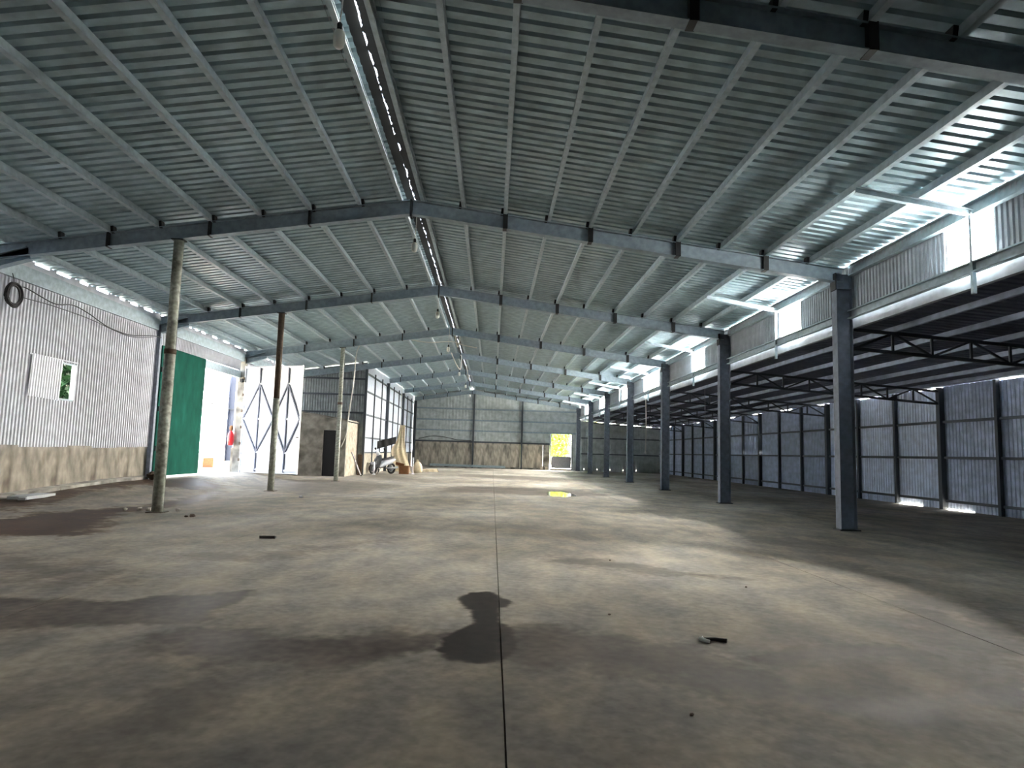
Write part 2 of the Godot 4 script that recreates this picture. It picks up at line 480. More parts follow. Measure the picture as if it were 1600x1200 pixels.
func build_floor() -> void:
	var fx0 := -10.0
	var fx1 := 13.2
	var split := 12.28
	var mats := []
	for a in [[NEAR - 0.3, split, 1400, 1200], [split, FAR + 0.3, 900, 1300]]:
		var t := floor_texture(fx0, fx1, a[0], a[1], a[2], a[3])
		var m := StandardMaterial3D.new()
		m.albedo_texture = t[0]
		m.roughness_texture = t[1]
		m.roughness = 1.0
		m.metallic_specular = 0.3
		m.texture_repeat = false
		mats.append(m)
	var fl := struct("floor", "stained grey concrete slab floor of the whole hall", "floor")
	# strips of the slab between the lengthwise joints
	var xs := [-9.62, -3.35, 0.095, 3.55, 6.95, 12.95]
	var gap := 0.004
	for s in xs.size() - 1:
		for half in 2:
			var a0: float = xs[s] + gap
			var a1: float = xs[s + 1] - gap
			var d0: float = NEAR - 0.3 if half == 0 else split
			var d1: float = split if half == 0 else FAR + 0.3
			var st := SurfaceTool.new()
			st.begin(Mesh.PRIMITIVE_TRIANGLES)
			st.set_smooth_group(0)
			var nx := 16 if s == 0 else 1
			var nd := 24 if s == 0 else 1
			var grid := func(i: int, j: int) -> Vector3:
				var x := lerpf(a0, a1, float(i) / nx)
				var d := lerpf(d0, d1, float(j) / nd)
				return Vector3(x, floor_height(x, d), -d)
			var td0 := NEAR - 0.3 if half == 0 else split
			var td1 := split if half == 0 else FAR + 0.3
			for i in nx:
				for j in nd:
					for q in [[0, 0], [0, 1], [1, 1], [0, 0], [1, 1], [1, 0]]:
						var p: Vector3 = grid.call(i + q[0], j + q[1])
						st.set_uv(Vector2((p.x - fx0) / (fx1 - fx0), (-p.z - td0) / (td1 - td0)))
						st.add_vertex(p)
			# edges of the slab, down into the joint
			st.set_smooth_group(-1)
			for side in [a0, a1]:
				for v in [[d0, 0.0], [d1, 0.0], [d1, -0.1], [d0, 0.0], [d1, -0.1], [d0, -0.1]]:
					st.set_uv(Vector2((side - fx0) / (fx1 - fx0), (v[0] - td0) / (td1 - td0)))
					st.add_vertex(Vector3(side, v[1], -v[0]))
			st.generate_normals()
			part(fl, "floor_slab", st.commit(), mats[half])
	box_part(fl, "sub_base", Vector3(-9.75, -0.3, -(FAR + 0.4)), Vector3(13.0, -0.1, -(NEAR - 0.3)), M.grey_concrete)

# ------------------------------------------------------------------ roof
func roof_sheet(parent: Node, d0: float, left: bool, length: float) -> void:
	var s := SL if left else SR
	var along := Vector3(-1 if left else 1, -s, 0).normalized()
	var up := Vector3(-s if left else s, 1, 0).normalized()
	var x0 := RIDGE + (-0.13 if left else 0.13)
	var y0 := (yl(x0) if left else yr(x0)) + PUR + 0.004
	part(parent, "roof_sheet", sheet(1.0, length, 0.2, 0.032, 0.04), M.roof_sheet, Transform3D(Basis(Vector3(0, 0, -1 if left else 1), along, up), Vector3(x0, y0, -d0 if left else -d0 - 1.0)))

func build_roof() -> void:
	var c := struct("ceiling", "pitched corrugated metal roof with pale purlins over the main hall", "roof")
	var kl := sqrt(1.0 + SL * SL)
	var kr := sqrt(1.0 + SR * SR)
	var d := NEAR
	while d < FAR + 0.05:
		roof_sheet(c, d, true, ((RIDGE - 0.13) - (-9.50 if d < D(5.0) + 0.1 else XS - 0.14)) * kl)
		roof_sheet(c, d, false, (6.80 - (RIDGE + 0.13)) * kr)
		d += 1.0
	for x in [-1.87, -2.63, -3.54, -4.46, -5.36, -6.32, -7.19, -8.13, -8.98]:
		var st := new_st()
		c_section(st, x, yl(x) + PUR * 0.5, NEAR, FAR if x > XS else D(5.0), PUR, 0.065, 1.0 if x > -2.0 else -1.0, atan(SL))
		part(c, "purlin", done(st), M.purlin)
	for x in [-1.45, -0.68, 0.11, 0.94, 1.72, 2.54, 3.38, 4.22, 5.05, 5.91]:
		var st := new_st()
		c_section(st, x, yr(x) + PUR * 0.5, NEAR, FAR, PUR, 0.065, 1.0, -atan(SR))
		part(c, "purlin", done(st), M.purlin)
	# ridge capping: two flashings whose torn edges leave slits of daylight
	var n := FastNoiseLite.new()
	n.seed = 5
	n.frequency = 3.2
	n.fractal_octaves = 4
	var yc := APEX + PUR + 0.05
	for side in [-1.0, 1.0]:
		var st := new_st()
		var step := 0.04
		var dd := NEAR
		while dd < FAR:
			var e := []
			for q in [dd, dd + step]:
				var v := n.get_noise_2d(q, 0.0) + 0.5 * n.get_noise_2d(q * 4.0, 7.0)
				var open := clampf((v + 0.14) * 0.075, 0.0, 0.020)
				e.append(RIDGE + (open if side > 0.0 else 0.0) + n.get_noise_2d(q * 0.6, 30.0) * 0.02)
			var xo: float = RIDGE + side * 0.30
			quad(st, Vector3(e[0], yc, -dd), Vector3(xo, yc - 0.044, -dd), Vector3(xo, yc - 0.044, -dd - step), Vector3(e[1], yc, -dd - step))
			quad(st, Vector3(xo, yc - 0.044, -dd), Vector3(xo + side * 0.01, yc - 0.1, -dd), Vector3(xo + side * 0.01, yc - 0.1, -dd - step), Vector3(xo, yc - 0.044, -dd - step))
			dd += step
		part(c, "ridge_cap", done(st), M.ridge_metal)

# ------------------------------------------------------------------ rafters, columns, props
func build_frames() -> void:
	var which := {
		0: "grey steel roof rafter two bays before the mottled pipe prop", 1: "dark steel roof rafter in front of the first hanging bulb",
		2: "steel roof rafter carried by the pale mottled pipe prop", 3: "steel roof rafter carried by the rusty-topped pipe prop",
		4: "steel roof rafter with white cable strung beneath it", 5: "steel roof rafter along the top of the corrugated cross wall",
		6: "steel roof rafter behind the cross wall, second before the far wall", 7: "steel roof rafter next before the far wall", 8: "dark steel end rafter along the top of the far wall"}
	var cleat := box_mesh(Vector3(0.05, 0.13, 0.12))
	for b in range(0, 9):
		var dep := D(b) - (0.12 if b == 8 else 0.0)
		var xe := -9.36 if b <= 5 else XS + 0.06
		var r := thing("roof_rafter", which[b], "rafter", Vector3(RIDGE, 0, -dep), "steel rafters across the hall")
		var h := 0.27
		var tl := Vector3(xe, yl(xe), 0) - Vector3(RIDGE, 0, 0)
		var tr := Vector3(XC, yr(XC), 0) - Vector3(RIDGE, 0, 0)
		var top := Vector3(0, APEX, 0)
		var st := new_st()
		i_beam(st, tl - Vector3(0, h / 2, 0), top - Vector3(0, h / 2, 0), h, 0.15, Vector3.UP)
		part(r, "beam", done(st), M.rafter)
		st = new_st()
		i_beam(st, top - Vector3(0, h / 2, 0), tr - Vector3(0, h / 2, 0), h, 0.15, Vector3.UP)
		part(r, "beam", done(st), M.rafter)
		box_part(r, "apex_plate", Vector3(-0.02, APEX - 0.33, -0.09), Vector3(0.02, APEX - 0.003, 0.09), M.plate)
		if b < 5:
			st = new_st()
			i_beam(st, tl - Vector3(0, 0.34, 0) , tl - Vector3(-0.75, 0.22 - 0.11, 0), 0.24, 0.15, Vector3.UP)
			part(r, "haunch", done(st), M.rafter)
		for x in [0.11, 1.72, 3.38, 5.05]:
			var y := yr(x)
			box_part(r, "dark_plate", Vector3(x - 0.045 - RIDGE, y - h - 0.005, -0.085), Vector3(x + 0.045 - RIDGE, y + 0.006, 0.085), M.plate)  # dark plates around the beam at regular spacing
		for x in [-3.54, -5.36, -7.19]:
			if x < xe: continue
			var y := yl(x)
			box_part(r, "dark_plate", Vector3(x - 0.02 - RIDGE, y - h - 0.005, -0.08), Vector3(x + 0.02 - RIDGE, y + 0.004, 0.08), M.plate)
		for x in [-2.63, -3.54, -4.46, -5.36, -6.32, -7.19, -8.13]:
			if x < xe: continue
			part(r, "cleat", cleat, M.plate, Transform3D(Basis(Vector3.BACK, atan(SL)), Vector3(x + 0.06 - RIDGE, yl(x) + 0.06, 0.0)))
		for x in [-0.68, 0.11, 0.94, 1.72, 2.54, 3.38, 4.22, 5.05, 5.91]:
			part(r, "cleat", cleat, M.plate, Transform3D(Basis(Vector3.BACK, -atan(SR)), Vector3(x - 0.06 - RIDGE, yr(x) + 0.06, 0.0)))
	# columns between the hall and the low aisle
	var col_label := {1: "dark steel column before the first high opening in the clerestory", 2: "dark blue-grey steel column between the first and second high openings", 3: "dark blue-grey steel column between the second and third high openings", 4: "dark steel column third in the row along the aisle", 5: "dark steel column fourth in the row along the aisle", 6: "dark steel column fifth in the row along the aisle", 7: "dark steel column last before the far corner column", 8: "pale steel corner column beside the far doorway"}
	for b in range(-1, 9):
		var dep := D(b) - (0.15 if b == 8 else 0.0)
		var c := thing("steel_column", col_label.get(b, "dark steel column by the wall opposite the far doorway"), "column", Vector3(XC, 0, -dep), "steel columns between hall and aisle")
		var st := new_st()
		i_beam(st, Vector3(0, 0.02, 0), Vector3(0, yr(XC) - 0.1, 0), 0.30, 0.19, Vector3.LEFT)
		part(c, "shaft", done(st), M.column)
		box_part(c, "base_plate", Vector3(-0.19, 0, -0.14), Vector3(0.19, 0.02, 0.14), M.plate)
		box_part(c, "cap_plate", Vector3(-0.17, yr(XC) - 0.42, -0.1), Vector3(-0.152, yr(XC) - 0.1, 0.1), M.plate)
		box_part(c, "stiffener", Vector3(-0.14, yr(XC) - 0.40, -0.09), Vector3(0.14, yr(XC) - 0.385, 0.09), M.column)
	# round props under the left half
	for a in [[2, -5.92, "pale mottled steel pipe prop, first in the row near the green gate leaf", "pipe", 0.098], [3, -6.04, "steel pipe prop with rusty brown upper half before the white gate leaf", "pipe", 0.09], [4, -5.76, "steel pipe prop in front of the low concrete block", "pipe", 0.085]]:
		var x: float = a[1]
		var p := thing("pipe_prop", a[2], "post", Vector3(x, 0, -D(a[0])), "pipe props under the left rafters")
		var top := yl(x) - 0.27
		var r: float = a[4]
		if a[0] == 3:
			part(p, "lower_pipe", tube_mesh([Vector3(0, 0.0, 0), Vector3(0, 2.55, 0)], r, 16), M.pipe)
			part(p, "upper_pipe", tube_mesh([Vector3(0, 2.55, 0), Vector3(0, top - 0.02, 0)], r * 0.92, 16), M.rust_pipe)
		else:
			part(p, "lower_pipe", tube_mesh([Vector3(0, 0.0, 0), Vector3(0, 2.9, 0)], r, 16), M.pipe)
			part(p, "upper_pipe", tube_mesh([Vector3(0, 2.9, 0), Vector3(0, top - 0.02, 0)], r * 0.9, 16), M.pipe)
			part(p, "pipe_collar", tube_mesh([Vector3(0, 2.84, 0), Vector3(0, 2.93, 0)], r * 1.08, 16), M.rust_pipe)
		box_part(p, "head_plate", Vector3(-0.11, top - 0.02, -0.09), Vector3(0.11, top, 0.09), M.plate)
		box_part(p, "foot_plate", Vector3(-0.14, 0.0, -0.14), Vector3(0.14, 0.012, 0.14), M.rust_pipe)

# ------------------------------------------------------------------ left wall with its gate
func build_left_wall() -> void:
	var w := struct("wall_left", "left wall of white corrugated sheets above a stained concrete base", "wall")
	var d3 := D(3.0)
	var d4 := D(4.0)
	# concrete base under the sheets
	box_part(w, "concrete_base", Vector3(XL - 0.2, -0.1, -(d3 + 0.12)), Vector3(XL - 0.02, 1.12, -NEAR), M.concrete)
	box_part(w, "concrete_base", Vector3(XL - 0.2, -0.1, -D(5.0)), Vector3(XL - 0.02, 1.12, -(d4 - 0.1)), M.concrete)
	# kerb along its foot
	var st := new_st()
	var nk := 14
	for i in nk:
		var a := lerpf(NEAR, d3 - 0.15, float(i) / nk)
		var b := lerpf(NEAR, d3 - 0.15, float(i + 1) / nk) - 0.02
		var ha := floor_height(-9.3, a) + 0.07
		var hb := floor_height(-9.3, b) + 0.07
		quad(st, Vector3(XL - 0.02, ha + 0.02, -a), Vector3(XL + 0.16, ha, -a), Vector3(XL + 0.16, hb, -b), Vector3(XL - 0.02, hb + 0.02, -b))
		quad(st, Vector3(XL + 0.16, ha, -a), Vector3(XL + 0.18, -0.05, -a), Vector3(XL + 0.18, -0.05, -b), Vector3(XL + 0.16, hb, -b))
	part(struct("baseboard_left", "low rough concrete kerb along the foot of the left wall", "kerb"), "kerb", done(st), M.grey_concrete)
	# sheets: [from, to, bottom, top]
	var cuts := [NEAR, -6.2, -5.2, -4.2, -3.2, -2.2, -1.2, -0.2, 0.8, 1.8, 2.8, 3.8, 4.8, 5.8, 6.8, 7.8, 8.8, 9.75, 10.75, 11.75, 12.75, 13.72, 14.68, 15.25, 16.2, 17.2, 18.2, d3 + 0.18]
	for i in cuts.size() - 1:
		var a: float = cuts[i]
		var b: float = cuts[i + 1]
		if absf(a - 14.68) < 0.01:
			side_sheet(w, XL, a, b - a, 1.08, 2.12, 1.0, M.wall_sheet)
			side_sheet(w, XL, a, b - a, 2.90, 4.36, 1.0, M.wall_sheet)
		else:
			side_sheet(w, XL + 0.004 * (i % 2), a, b - a, 1.07 + 0.02 * (i % 3), 4.36, 1.0, M.wall_sheet)
	for i in 6:
		side_sheet(w, XL, d4 + 0.1 + i, 1.0, 1.08, 4.36, 1.0, M.wall_sheet)
	# over the gate
	for i in 6:
		side_sheet(w, XL + 0.01, d3 + 0.2 + i, 1.0, 3.92 if i < 3 else 3.98, 4.36, 1.0, M.wall_sheet)
	# eave beam, outer fascia
	for b in range(-1, 5):
		box_part(w, "eave_beam", Vector3(XL - 0.02, 4.34, -(D(b + 1) - 0.1)), Vector3(XL + 0.09, 4.64, -(D(b) + 0.1)), M.purlin)
	var fd := NEAR
	var shut := true
	while fd < D(5.0):                      # uneven flashing under the eave, daylight through the low pieces
		var fl := minf(rng.randf_range(0.2, 0.55) if shut else rng.randf_range(0.15, 0.6), D(5.0) - fd)
		box_part(w, "fascia", Vector3(XL - 0.06, 4.30, -(fd + fl)), Vector3(XL - 0.03, 4.83 if shut else 4.785, -fd), M.wall_sheet)
		fd += fl + 0.0001
		shut = not shut
	# wall posts
	for b in [-1, 0, 1, 2, 3]:
		var pd := D(b)
		bar_part(w, "wall_post", Vector3(XL + 0.07, floor_height(-9.3, pd) - 0.02, -pd), Vector3(XL + 0.07, 4.5, -pd), 0.11, 0.11, M.column, Vector3.BACK)
	bar_part(w, "wall_post", Vector3(XL + 0.01, 0.15, -(d4 - 0.02)), Vector3(XL + 0.01, 4.5, -(d4 - 0.02)), 0.24, 0.2, M.grey_concrete, Vector3.BACK)
	box_part(w, "lintel", Vector3(XL - 0.1, 3.72, -(d4 - 0.1)), Vector3(XL - 0.01, 3.97, -(d3 + 0.1)), M.purlin)
	box_part(w, "pipe_stub", Vector3(XL + 0.03, 3.55, -(d4 - 0.14)), Vector3(XL + 0.12, 3.68, -(d4 - 0.3)), M.plate)
	# window opening: frame and the sheet slid aside
	var win := struct("window_1", "small open window with its corrugated shutter slid aside in white wall", "window")
	box_part(win, "window_frame", Vector3(XL - 0.05, 2.09, -15.27), Vector3(XL + 0.03, 2.13, -14.66), M.purlin)
	box_part(win, "window_frame", Vector3(XL - 0.05, 2.89, -15.27), Vector3(XL + 0.03, 2.92, -14.66), M.purlin)
	box_part(win, "window_frame", Vector3(XL - 0.05, 2.12, -15.28), Vector3(XL + 0.035, 2.9, -15.245), M.white_paint)
	box_part(win, "window_frame", Vector3(XL - 0.05, 2.12, -14.69), Vector3(XL + 0.02, 2.9, -14.66), M.purlin)
	var sh := side_sheet(win, XL + 0.07, 13.74, 0.96, 2.10, 2.97, 1.0, M.white_paint, 0.08, 0.02, [], "shutter")
	sh.rotate_object_local(Vector3.BACK, -0.03)
	box_part(win, "shutter_rail", Vector3(XL + 0.03, 2.94, -15.3), Vector3(XL + 0.058, 2.97, -13.7), M.wall_sheet)
	# green gate leaf
	var g := struct("door_1", "plain dark green sheet metal gate leaf in the left wall", "gate")
	box_part(g, "leaf", Vector3(XL + 0.10, 0.30, -21.75), Vector3(XL + 0.13, 3.95, -(d3 + 0.12)), M.green_paint)
	for y in [0.34, 1.5, 2.7, 3.9]:
		box_part(g, "rail", Vector3(XL + 0.05, y - 0.03, -21.7), Vector3(XL + 0.10, y + 0.03, -(d3 + 0.15)), M.green_paint)
	for dd in [d3 + 0.16, 20.3, 21.7]:
		box_part(g, "stile", Vector3(XL + 0.04, 0.31, -dd - 0.03), Vector3(XL + 0.095, 3.94, -dd + 0.03), M.green_paint)
	for y in [1.0, 2.1, 3.2]:
		box_part(g, "hinge", Vector3(XL + 0.12, y, -(d3 + 0.18)), Vector3(XL + 0.16, y + 0.14, -(d3 + 0.12)), M.plate)
	# white gate leaf swung into the hall
	var wl := struct("door_2", "white gate leaf with grey diamond bracing swung open into the hall", "gate")
	wl.position = Vector3(XL + 0.15, 0.24, -(d4 - 0.08))
	wl.rotation.y = -0.34
	var W := 2.52
	var Hh := 3.93
	box_part(wl, "panel", Vector3(0.0, 0, -0.02), Vector3(W, Hh, 0.0), M.white_paint)
	for y in [0.03, 0.19, 0.50, 0.83, 0.985]:
		box_part(wl, "rail", Vector3(0, y * Hh - 0.03, 0.0), Vector3(W, y * Hh + 0.03, 0.045), M.white_paint)
	for x in [0.02, W * 0.54, W - 0.02]:
		box_part(wl, "stile", Vector3(x - 0.02, 0, 0.0), Vector3(x + 0.02, Hh, 0.04), M.white_paint)
	for k in 2:
		var x0 := 0.03 if k == 0 else W * 0.54
		var x1 := W * 0.54 if k == 0 else W - 0.03
		var xm := (x0 + x1) * 0.5
		box_part(wl, "upright", Vector3(xm - 0.022, 0.04, 0.0), Vector3(xm + 0.022, Hh - 0.06, 0.05), M.bar_paint)
		for q in [[xm, 0.83, x0, 0.5], [xm, 0.83, x1, 0.5], [x0, 0.5, xm, 0.19], [x1, 0.5, xm, 0.19]]:
			bar_part(wl, "diagonal_brace", Vector3(q[0], q[1] * Hh, 0.025), Vector3(q[2], q[3] * Hh, 0.025), 0.045, 0.055, M.bar_paint, Vector3.BACK)
	for i in 6:
		var y := 0.4 + i * 0.6
		box_part(wl, "hinge", Vector3(-0.05, y, 0.0), Vector3(0.02, y + 0.1, 0.06), M.rust_pipe)
	box_part(wl, "latch", Vector3(W - 0.1, 1.3, 0.04), Vector3(W - 0.02, 1.34, 0.08), M.rust_pipe)

# ------------------------------------------------------------------ narrow end of the hall
func build_far_end() -> void:
	var d5 := D(5.0)
	# cross wall
	var c := struct("wall_cross", "dark corrugated cross wall above the low concrete block", "wall")
	var x := -9.5
	while x < XS - 0.05:
		var wd := minf(0.86, XS - x)
		var top := yl(x) + 0.10
		cross_sheet(c, x, d5 + 0.1, wd, 0.0, top, M.dull_sheet, 0.13, 0.045)
		x += wd
	bar_part(c, "gable_trim", Vector3(-9.5, yl(-9.5) - 0.03, -(d5 + 0.13)), Vector3(XS, yl(XS) - 0.03, -(d5 + 0.13)), 0.02, 0.25, M.dull_sheet)
	for y in [2.9, 3.75, 4.5]:
		box_part(c, "girt", Vector3(-9.5, y - 0.04, -(d5 + 0.08)), Vector3(XS, y + 0.04, -(d5 + 0.02)), M.girt)
	bar_part(c, "corner_post", Vector3(XS, 0, -d5), Vector3(XS, yl(XS) - 0.25, -d5), 0.12, 0.12, M.girt, Vector3.BACK)
	# side wall of the narrow end
	var s := struct("wall_side", "pale sheet side wall with dark steel frame behind the cross wall", "wall")
	var i := 0
	var d := d5 + 0.06
	while d < FAR:
		var wd := minf(1.06, FAR - d)
		side_sheet(s, XS - 0.08, d, wd, 1.0, yl(XS - 0.08) + 0.105, 1.0, M.blue_sheet, 0.27, 0.02)
		d += wd
		i += 1
	box_part(s, "low_wall", Vector3(XS - 0.2, 0, -FAR), Vector3(XS - 0.04, 1.0, -(d5 + 0.07)), M.plaster)
	for b in [5.34, 5.68, 6.0, 6.34, 6.68, 7.0, 7.34, 7.68]:
		var main: bool = absf(b - 6.0) < 0.01 or absf(b - 7.0) < 0.01
		var t := 0.16 if main else 0.06
		bar_part(s, "wall_post", Vector3(XS + 0.03, 0, -D(b)), Vector3(XS + 0.03, yl(XS) - 0.27, -D(b)), t, t, M.girt, Vector3.BACK)
	for y in [1.04, 1.75, 2.85, 3.95, 4.8]:
		box_part(s, "girt", Vector3(XS - 0.05, y - 0.04, -FAR), Vector3(XS + 0.0, y + 0.04, -(d5 + 0.07)), M.girt)
	# far wall
	var f := struct("wall_far", "grey sheet end wall with horizontal rails above stained concrete panels", "wall")
	x = XS - 0.1
	while x < 4.36:
		var wd := minf(1.0, 4.38 - x)
		cross_sheet(f, x, FAR + 0.05, wd, 1.85, minf(yl(x), yr(x)) + 0.05 if x < RIDGE else yr(x + wd) + 0.12, M.far_sheet, 0.25, 0.012)
		x += wd
	cross_sheet(f, 4.38, FAR + 0.05, 1.0, 2.84, yr(5.4) + 0.12, M.far_sheet, 0.25, 0.012)
	cross_sheet(f, 5.38, FAR + 0.05, 1.4, 2.84, yr(6.8) + 0.1, M.far_sheet, 0.25, 0.012)
	cross_sheet(f, 6.06, FAR + 0.045, 0.7, 0.0, 2.86, M.far_sheet, 0.25, 0.012)
	for a in [[XS, -1.55], [-1.42, 2.14], [2.27, 3.85]]:
		box_part(f, "concrete_panel", Vector3(a[0], 0.12, -(FAR + 0.12)), Vector3(a[1], 1.92, -(FAR - 0.02)), M.far_concrete)
	box_part(f, "concrete_panel", Vector3(3.87, 0.0, -(FAR + 0.12)), Vector3(4.36, 1.92, -(FAR + 0.0)), M.grey_concrete)
	box_part(f, "ground_beam", Vector3(XS, 0.0, -(FAR + 0.12)), Vector3(3.86, 0.13, -(FAR - 0.06)), M.grey_concrete)
	bar_part(f, "gable_trim", Vector3(XS - 0.1, yl(XS - 0.1) - 0.08, -(FAR + 0.08)), Vector3(RIDGE, APEX - 0.08, -(FAR + 0.08)), 0.03, 0.40, M.far_sheet)
	bar_part(f, "gable_trim", Vector3(RIDGE, APEX - 0.08, -(FAR + 0.08)), Vector3(6.8, yr(6.8) - 0.08, -(FAR + 0.08)), 0.03, 0.40, M.far_sheet)
	for y in [1.96, 2.80, 3.60, 4.45]:
		box_part(f, "girt", Vector3(XS, y - 0.06, -(FAR + 0.02)), Vector3(4.36 if y < 2.5 else 6.6, y + 0.06, -(FAR - 0.06)), M.girt if y < 2.5 else M.rafter)
	for px in [-1.48, 2.21]:
		bar_part(f, "wall_post", Vector3(px, 0, -(FAR - 0.08)), Vector3(px, minf(yl(px), yr(px)) - 0.27, -(FAR - 0.08)), 0.13, 0.16, M.girt, Vector3.BACK)
	bar_part(f, "wall_post", Vector3(XS + 0.1, 0, -(FAR - 0.08)), Vector3(XS + 0.1, yl(XS) - 0.27, -(FAR - 0.08)), 0.2, 0.2, M.girt, Vector3.BACK)
	# far doorway with a half height gate
	var g := struct("door_3", "grey half height gate panel in the far doorway with white jamb", "gate")
	box_part(g, "panel", Vector3(4.50, 0.16, -(FAR + 0.06)), Vector3(6.02, 1.04, -(FAR + 0.02)), M.grey_paint)
	box_part(g, "jamb", Vector3(4.38, 0, -(FAR + 0.08)), Vector3(4.48, 2.84, -(FAR - 0.03)), M.white_paint)
	box_part(g, "jamb", Vector3(6.03, 0, -(FAR + 0.08)), Vector3(6.10, 2.84, -(FAR - 0.03)), M.grey_paint)
	box_part(g, "head", Vector3(4.38, 2.80, -(FAR + 0.08)), Vector3(6.1, 2.87, -(FAR - 0.01)), M.grey_paint)
	box_part(g, "sill", Vector3(4.48, 0, -(FAR + 0.1)), Vector3(6.03, 0.12, -(FAR - 0.1)), M.plaster)

# ------------------------------------------------------------------ strip of wall above the aisle roof
func build_clerestory() -> void:
	var w := struct("wall_clerestory", "narrow strip of corrugated wall with open gaps above the aisle roof", "wall")
	var xc := 6.70
	var opens := [[1.44, 1.585], [2.32, 2.475], [3.35, 3.555], [4.26, 4.68], [5.08, 5.46], [6.05, 6.50], [7.06, 7.48]]
	var at := NEAR
	var segs := []
	for o in opens:
		segs.append([at, D(o[0])])
		at = D(o[1])
	segs.append([at, FAR])
	for s in segs:
		var d: float = s[0]
		while d < s[1] - 0.01:
			var wd := minf(1.0, s[1] - d)
			side_sheet(w, xc, d, wd, 4.0, 4.972, -1.0, M.high_sheet, 0.1, 0.022)
			d += wd
	for b in range(-1, 8):
		var a := D(b) + 0.11
		var e := D(b + 1) - 0.11
		var st := new_st()
		c_section(st, xc - 0.10, 3.98, a, e, 0.16, 0.09, -1.0, 0.0)
		part(w, "sill_beam", done(st), M.purlin)
		box_part(w, "flashing", Vector3(xc + 0.01, 3.74, -(D(b + 1))), Vector3(xc + 0.09, 4.02, -D(b)), M.high_sheet)
		st = new_st()
		c_section(st, xc - 0.06, 4.83, a, e, 0.22, 0.08, -1.0, -atan(SR))
		part(w, "eave_beam", done(st), M.purlin)
		# strut and short arm in mid bay
		var m := D(b + 0.48)
		bar_part(w, "strut", Vector3(xc - 0.12, 3.6, -m), Vector3(xc - 0.12, 4.75, -m), 0.05, 0.05, M.purlin, Vector3.BACK)
		st = new_st()
		i_beam(st, Vector3(xc - 0.12, yr(xc) - 0.1, -m), Vector3(4.95, yr(4.95) - 0.06, -m), 0.09, 0.07, Vector3.UP, 0.008)
		part(w, "bracing_arm", done(st), M.purlin)

